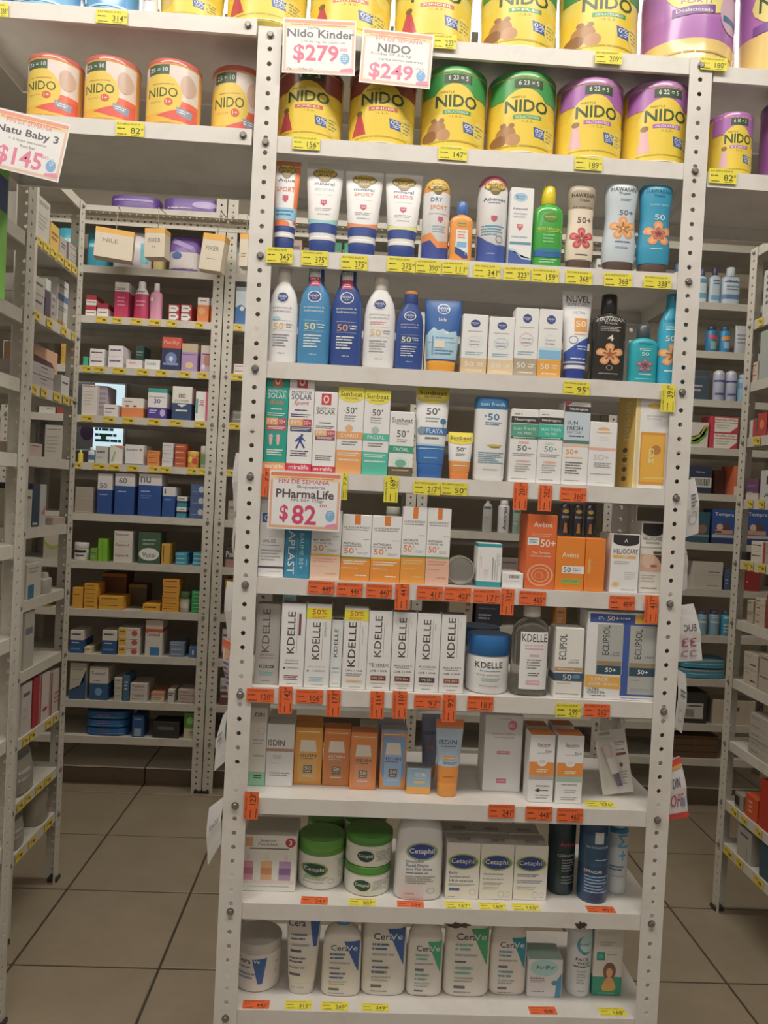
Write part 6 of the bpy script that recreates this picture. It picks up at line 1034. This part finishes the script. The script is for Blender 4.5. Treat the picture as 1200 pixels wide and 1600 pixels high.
fill('third back rack', 1, 1.872, HB, f"""
1: 680 360 706 1|dull brown box|8a7e72|{T4}//929 372 946 1|white box seen between sunscreen bottles|d8dadc|{T4}//1049 392 1066 1|pale blue-white bottle|c8d8e0 3c68a0|r .1 .5 .9 .6 5a90b8|neck
6: 753 783 769|pale flat bottle behind the cartons|a8aca8 b8bcb8|{T4}|oval//776 782 795|white deodorant with violet lettering|c8c8cc d8d8dc|t~Antitran~.5 .55 .3 .7 4a3c5c 90|cylinder//799 790 813|grey-green spray bottle|8ca89c a8b0ac|{T4}|spray//872 786 889|dark deodorant spray with gold emblem, left one of three|3c3846 2c2832|e .5 .25 .3 .06 c8983c;t~SPORT~.5 .42 .7 .07 d0ccd4;p .4 .6 .6 .6 .7 .9 .3 .9 c88040|spray//893 787 909|dark deodorant spray with gold emblem, middle one of three|3c3846 2c2832|e .5 .25 .3 .06 c8983c;t~SPORT~.5 .42 .7 .07 d0ccd4;p .4 .6 .6 .6 .7 .9 .3 .9 c88040|spray//912 788 927|dark deodorant spray with gold emblem, right one of three|3c3846 2c2832|e .5 .25 .3 .06 c8983c;t~SPORT~.5 .42 .7 .07 d0ccd4;p .4 .6 .6 .6 .7 .9 .3 .9 c88040|spray
7: 744 862 778|grey carton with green print|8c867c|t~Balleen~.5 .3 .7 .12 4c5a48//780 872 812|stack of beige cartons|8a8074|{T4}
8: 700 932 738|tan carton with dark corner|9a8c78|l .7 .2 .9 .6 2 6a4040//742 944 784|dark navy carton|2c3040|{T4}//868 950 884|amber box beside the clear bottle|b87838|{T4}
""")
fill('right back rack', 1, 1.872, HB, f"""
1: 1072 415 1087 1|pale bottle with violet cap|c8d4dc 4c4468|r .1 .30 .9 .42 5a9cc4;r .1 .72 .9 .86 6aa8d0|neck//1089 419 1105 1|pale bottle with blue label|c4d8e4 4c5488|r .1 .30 .9 .42 5a9cc4;r .1 .72 .9 .86 6aa8d0|neck//1108 417 1126 1|clear bottle with dark cap|b8ccd8 4a4470|l .3 .35 .9 .5 2 5a6a78;r .1 .78 .9 .9 6aa8d0|neck//1128 414 1158 1|wide pale bottle with navy label|bccedc c8d8e4|r .1 .26 .9 .42 4a5c94;t~MICELAR~.5 .34 .7 .09 dfe6f0;l .2 .5 .9 .65 2 7a90a0;r .0 .74 1 .86 5a80b0|neck
2: 1101 509 1119|blue spray can with red script|2a78b0 2c4458|p .1 .3 .9 .45 .9 .58 .1 .45 d84858;r .3 .6 .8 .9 7ab0a0|cylinder//1122 510 1139|bright blue spray can with orange script|2c88c0 2c5878|p .1 .4 .9 .35 .9 .52 .1 .55 e89040;r .3 .6 .8 .85 8ab8d8|cylinder//1149 508 1168 1|white crinkled bag|b8bcc4|l .1 .3 .9 .7 3 8a9098|pouch
3: 1112 577 1130|white domed bottle with violet band|b0b8d0 c4c8d0|r .0 .34 1 .40 4a4890;r .1 .75 .9 .82 4a5a98|spray//1131 578 1149|second white domed bottle with violet band|b0b8d0 c4c8d0|r .0 .34 1 .40 4a4890;r .1 .75 .9 .82 4a5a98|spray//1150 585 1166|pale blue spray can|88b0cc 9cb8cc|r 0 .3 1 .5 6a98c0|cylinder//1079 580 1108 1 .02|dark blue-grey box|3c4c5c|{T4}
4: 1075 660 1106|white box with green and yellow arc|cfc8c0|p .0 .8 .4 .78 .8 .5 .95 .1 .8 .1 .6 .45 .3 .6 0 .62 a8a838;p .0 .9 .5 .86 .9 .55 1 .2 .95 .12 .8 .5 .4 .76 0 .8 5a9840//1108 651 1153 2|red and white flu remedy box|c83848|r .14 .08 .96 .98 e0d8cc;t~Antiflu-Des~.54 .2 .74 .14 5a2c30;r .14 .36 .96 .40 c83848;l .2 .5 .7 .8 2 a8b0a0;p .96 .6 .96 .98 .7 .98 c83848
5: 1073 728 1112|navy box with bar code label|28344c|l .3 .2 .7 .26 1 b8c0cc;r .1 .42 .98 .78 c4c4bc;b .3 .46 .9 .72 3a3a3a//1114 735 1134 1 .08|dark brown carton|54302c|//1146 728 1157|orange-red slim box|d86840|p 0 .7 1 .7 1 1 0 1 d8c8b8
6: 1079 800 1108|greenish blue children's syrup box|2c5468|e .6 .55 .25 .15 8a6858;r 0 .74 1 .8 8a9498//1111 796 1148|dark blue syrup box with white lettering|28509c .85-1:243868|t~Tempra~.5 .16 .84 .13 dfe6ee;e .32 .52 .14 .1 d8b090;e .62 .5 .14 .14 5a4038;r .1 .6 .9 .72 c09078;r .0 .74 1 .82 b8b4b4;r .05 .64 .4 .69 2a2430//1163 796 1200|second dark blue syrup box with white lettering|28509c .85-1:243868|t~Tempra~.5 .16 .84 .13 dfe6ee;e .32 .52 .14 .1 d8b090;e .62 .5 .14 .14 5a4038;r .1 .6 .9 .72 c09078;r .0 .74 1 .82 b8b4b4
7: 1081 878 1129 2|plain off-white box|c0bab0|l .5 .7 .9 .8 1 4a4448//1131 890 1141|dark blue narrow box|3c5878|{T4}//1165 893 1188|deep red carton|9a2828|l .0 .5 .1 .6 1 d8c8c0
8: 1088 955 1103|light blue bottle with violet cap|7aa4bc 4c4870|r .2 .15 .8 .3 b8d8dc;r .1 .42 .9 .5 c0d4d8|cylinder//1105 955 1122|second light blue bottle with violet cap|7aa4bc 4c4870|r .2 .15 .8 .3 b8d8c8;r .1 .42 .9 .5 c0d4d8|cylinder//1124 956 1139|turquoise bottle with pale print|3c94b8 3c5878|r .2 .2 .8 .3 b8d8dc;l .2 .5 .8 .9 3 b8c8c8|cylinder
9: 1062 1030 1140 2|flat cyan and grey bag|3c90b4|r .0 .05 1 .3 8a8c8c;l .1 .5 .9 .6 1 b8dce8|pack
10: 1064 1082 1104|black box with white bar code label|2c2c2e|r .1 .35 .85 .85 c4c0b8;b .15 .55 .5 .8 2c2c2c;l .2 .4 .8 .5 1 4a4a4a//1112 1095 1180|plain beige carton with dark emblem|b8ac98|r .38 .28 .62 .44 3c4a54;p .45 .28 .5 .22 .55 .28 3c4a54;l .38 .52 .6 .62 2 a09480
11: 1050 1150 1122|dark brown slatted crate|5c4028|r 0 .1 1 .14 3a2818;r 0 .4 1 .44 3a2818;r 0 .7 1 .74 3a2818;r .46 0 .5 1 6c3c28
""")
fill('edge-on left rack', 0, -1.146, HL, f"""
1: 56 311 77|tall white box|b8b4ac|l .1 .1 .9 .2 2 7a7870;l .1 .4 .8 .8 4 9a9890//78 352 92|yellow and cream box|d0a850|l .1 .3 .9 .7 2 8a6a28//93 373 106|grey box with purple edge|a8a49c|r .8 0 1 1 6a5070;l .1 .3 .7 .6 2 5a5a58//107 384 121 3|pale grey slim box|b0aca4|l .1 .4 .8 .7 1 6a6a68
2: 52 434 69 2|dull white box|a8a49c|l .1 .3 .8 .6 1 5a5450//70 437 78|dark plum box|54485c 0-.3:b8c8b8|//79 460 86|grey book-like box|a8a098|l .2 .1 .8 .9 3 7a7874//88 436 112 1 .05|white and blue box with yellow sticker|d0d0d0|r 0 .28 1 .40 5078b0;l .1 .1 .6 .16 1 8a8a90;l .1 .5 .6 .6 2 8a8a90;r .0 .78 .5 .94 d0a848
3: 48 532 88 1 .135|peach box with dark rounded window|d8a888|p .05 .2 .75 .24 .9 .35 .8 .6 .6 .9 .05 .9 5a3c44//48 570 84 2|lilac-grey box|a8a0a0|l .4 .2 .7 .4 1 4a4448;l .4 .6 .8 .7 1 6a6468//95 588 108|small white medicine box|c8c8c8|l .1 .3 .8 .5 1 4a4a5c
4: 45 693 66 1|pink and grey box|b8a098|{T4}
5: 40 765 49|white narrow box|b0aca0|{T4}//49 756 60|dark navy book-like box|28384c|r .1 .9 .8 .95 a8a8a0//61 757 71|pale blue box with red mark|a8aca8|p .2 .7 .9 .5 .8 .75 b86860//82 808 104|low beige box|a89c8c|l .5 .3 .8 .6 1 d88850
6: 40 880 64|white box with blue corner|b8b4a8|r .1 .6 .5 1 30688c;l .1 .1 .8 .3 2 8a8884//70 895 84|dim white bottle|a8a49c b8b4ac||neck
7: 36 936 52|white flat box|a8a498|{T3}
8: 32 1068 48|white small box with dark print|b8b0ac|{T4}//50 1058 60|big deep red box side|a02830|//61 1052 76|red and white box|c0b4b0|r 0 0 .12 1 a82830;l .3 .7 .8 .85 1 a82830//78 1046 95|white box with red edge|b8aca4|r 0 0 .1 1 a82830;l .3 .5 .8 .8 3 a87068
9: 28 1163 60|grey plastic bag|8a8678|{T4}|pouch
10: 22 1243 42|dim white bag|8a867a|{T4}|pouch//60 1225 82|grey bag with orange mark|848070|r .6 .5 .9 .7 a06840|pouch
""")
fill('right side rack', 0, 1.066, HR, f"""
1: 1190 420 1206|white box with black lettering|b8bcb8|l .3 .1 .6 .8 5 4a4a50
2: 1184 513 1215|large grey-white box|a0a8a4|t~N~.75 .3 .2 .22 2c2c2c//1172 566 1183 2|flat cream box|c8b0a0|{T3}
3: 1169 656 1180|low white box with red end|c8c0b8|r .6 0 1 1 b83840//1182 645 1197|red box with orange emblem|b83c38|e .5 .5 .25 .2 e07838//1199 650 1210|lilac-white box|c0b8c0|{T4}
4: 1164 748 1184|purple over white box|6a3c68 .7-1:c0b8b0|{T3}//1186 735 1210|tall white box with letter A|b8b8b8|l .4 .1 .6 .7 1 3a3a3a;t~A~.5 .85 .4 .15 4a4a4a
5: 1172 846 1195 2|white and red medicine box|c8c0b4|l .1 .3 .7 .5 1 3a3434;r .85 0 1 1 a83838//1158 862 1166|small black box|2c2824|
6: 1166 938 1176 2|beige slim box|b0a48c|{T4}//1178 935 1194 4|beige medicine box|b8ac94|l .1 .3 .5 .6 1 5a5248//1195 930 1205|wine red box|8a3838|
7: 1160 1021 1182 2|white box with dark script|b4ac9c|l .5 .6 .9 .8 1 3a3430;l .1 .2 .5 .3 1 8a8478//1184 1024 1205 2|plain beige box|a89c8c|{T4}
8: 1168 1120 1200 5|flat pale box|a09a90|l .1 .4 .5 .6 1 6a6864
9: 1147 1240 1160|black and white box|8a8678|r .0 .2 .6 .8 2c2824//1163 1244 1182|orange-red box|c84820|l .3 .2 .6 .8 3 d8a080//1184 1222 1205|bright red box|b42c18|
10: 1150 1296 1172|white box with violet print|9c9a90|l .2 .15 .8 .3 1 4a4070;r .7 .5 .75 1 6a7478//1185 1310 1205|dark blue box|2c4858|
""")
fill('leftmost back rack', 1, 1.872, HB, f"""
1: 84 350 116 1|crinkled cyan pack|3aa0bc|l .2 .3 .8 .5 1 a8dce8|pack
3: 94 536 102|yellow book-like box|c89a38|l .2 .2 .4 .8 4 8a6a20//103 536 112|second yellow book-like box|c89a38|l .2 .2 .4 .8 4 8a6a20
4: 60 633 86|flat white box|c8c4bc|l .5 .4 .9 .6 1 4a4848//88 630 106|flat red box|a03c34|
5: 68 664 98|pale grey leaflet box|b0aca4|l .1 .1 .9 .16 1 7a7874;l .1 .3 .8 .8 5 98948c
7: 66 836 98 1|white box with green leaf|a8a494|e .5 .2 .48 .4 98a040;e .5 .05 .46 .4 b8b0a0
8: 60 948 80 2|olive gold box|8a7c34|l .1 .3 .8 .6 1 5c4c18
""")
# hanging yellow and cream boxes
HOOK = mat('8a8478', 'm')
for k, (x0, y0, x1, y1, ry, art, lb) in enumerate(((143, 355, 206, 405, .05, 't|NILE|.4 .30 .4 .16 7a7878', 'hanging cream box with amber top, leftmost of those under the top shelf'), (225, 354, 261, 403, 0, 't|FIXER|.5 .30 .6 .18 6a6a6c;t|M.|.5 .58 .2 .1 6a6a6c', 'hanging cream box with amber top reading FIXER'),
        (310, 362, 349, 424, .12, 't|FIXER|.5 .28 .6 .14 6a6a6c;l .3 .6 .7 .66 1 8a8480', 'hanging cream box tilted, right of the FIXER box'), (375, 362, 390, 418, 0, 'l .2 .5 .8 .7 2 8a8478', 'narrow hanging yellow box beside the middle unit post'))):
    P, w_, h, v = place(1, 1.72, 2.27, x0, x1, 360); A = on((x0+x1)/2, (y0+y1)/2, 1, 1.72); h = (on(300, y0, 1, 1.72)-on(300, y1, 1, 1.72)).z*.94
    r = thing('hanging_box', lb, 'box', (A.x, 1.75, A.z-h/2), .2 if k == 0 else -.15, 'boxes hanging under the top shelf'); r.rotation_euler.y = ry
    make_product(r, 'boxn', w_*.92, .06, h*.82, 'c8bca8 0-.0:e0b050', art, 16)
    mb = MB(); mb.box(-w_*.46, -.03, h*.82, w_*.46, .03, h*.98, mat('d8a040')); link('amber_top', mb.mesh('amber_top'), r)
    mb = MB(); zt = 2.468-(A.z-h/2); mb.box(-.0012, -.0012, h*.98, .0012, .0012, zt, HOOK); mb.box(-.0012, -.0012, zt-.003, .0012, .106, zt, HOOK); link('wire_hook', mb.mesh('wire_hook'), r)
# price strips on the far racks
def far_tags(ax, v, hs, text, where):
    used = set()
    for ln in text.strip().split('\n'):
        si, rest = ln.split(':'); si = int(si); z = hs[si]-.015
        for k, t in enumerate(rest.split(',')):
            x0, x1 = map(float, t.split()); P, w_, h, _ = place(ax, v, z, x0, x1, 0)
            c = COLS['y'][0] if ax == 1 or k % 4 else 'e8c040'
            mb = MB(); w_ = max(w_, .02); mb.box(-w_/2, -.0006, -.0125, w_/2, 0, .0125, mat('d6ba34', 'c'))
            cand = sorted([q for q in FARI.get((where, si), []) if q[1] not in used], key=lambda q: abs(q[0]-(x0+x1)/2))
            if cand and abs(cand[0][0]-(x0+x1)/2) < 26: used.add(cand[0][1]); lb = f"yellow tag under {cand[0][1]}, {ORD[si]} shelf, {where}"
            else: lb = f"{('first', 'second', 'third', 'fourth', 'fifth', 'sixth', 'seventh', 'eighth', 'ninth', 'tenth')[k]} yellow tag from the left, {ORD[si]} shelf, {where}"
            r = thing('price_tag', lb, 'price tag', P, 0 if ax == 1 else (PI/2 if v < 0 else -PI/2), f'price tags of the {where}', data=mb.mesh('price_tag'))
            link('printed_label', art_mesh('printed_label', "l .1 .2 .55 .5 2 7a6a18;r .55 .35 .85 .7 6a5a14", lambda x, zq, o: ((x-.5)*w_, -.0006-o, zq-.0125), w_, .025, 0), r)
far_tags(1, 1.8598, HB, """2:150 168,175 191,204 222,232 251,260 276,305 318,366 378
3:128 143,146 164,176 196,214 232,244 261,280 297,309 324,361 381
4:127 145,161 179,192 210,231 250,265 284,304 321,357 376
5:115 127,145 165,170 187,199 216,232 248,250 266,292 308,310 325,354 365""", 'left back rack')
far_tags(0, -1.1388, HL, """1:57 66,68 77,79 88,90 99,101 110,112 120
2:52 62,73 82,96 104,112 117
3:49 57,64 73,84 94,98 107,110 117
8:36 44,47 55,72 80,84 90
9:27 36,40 48,56 66,70 80
10:24 36,45 56,70 82""", 'edge-on left rack')
far_tags(0, 1.0588, HR, """1:1184 1192
3:1177 1188
4:1168 1176,1185 1194
5:1161 1168,1170 1177,1184 1196
9:1142 1152,1158 1166,1180 1190
10:1131 1145,1150 1160,1178 1192""", 'right side rack')
# backlit advertisement on the back wall seen between the left back rack shelves
P1, P2 = on(118, 702, 1, 2.29), on(197, 602, 1, 2.29)
r = thing('lightbox', 'backlit blue and white advertisement on the wall behind the left back rack', 'sign', ((P1.x+P2.x)/2, 2.275, P1.z)); W_, H_ = P2.x-P1.x, P2.z-P1.z
mb = MB(); mb.box(-W_/2-.01, 0, -.01, W_/2+.01, .025, H_+.01, M_GREY); link('frame', mb.mesh('frame'), r)
mb = MB(); mb.box(-W_/2, -.002, 0, W_/2, 0, H_, emis('lit_panel', (.62, .80, .88), .9)); link('lit_panel', mb.mesh('lit_panel'), r)
link('printed_label', art_mesh('printed_label', "r .0 0 .38 1 c8d0e0;r .10 .42 .18 .52 3a4a9c;r .22 .40 .36 .56 3c50a0;e .25 .74 .14 .12 8a60a8;l .42 .4 .98 .9 6 3a8aa8;r .78 .52 .96 .56 2a3440;r .78 .62 .96 .66 2a3440;e .60 .8 .06 .05 58b078", lambda x, zq, o: ((x-.5)*W_, -.002-o, zq), W_, H_, 0), r)
# tall green banner at the left frame edge
A = on(2, 408, 0, -.985); r = thing('green_banner', 'tall bright green banner with blue patch hanging at the left frame edge', 'banner', (-.97, on(0, 400, 0, -.97).y-.02, 1.70), PI/2)
mb = MB(); mb.box(-.03, -.001, 0, .045, .001, .34, mat('7cc850')); link('banner_sheet', mb.mesh('banner_sheet'), r)
mb = MB(); mb.box(-.02, -.0016, .18, .04, -.001, .25, mat('4a5ca0')); link('blue_patch', mb.mesh('blue_patch'), r)
mb = MB(); mb.box(-.003, 0, .33, .003, .04, .336, HOOK); link('hook', mb.mesh('hook'), r)
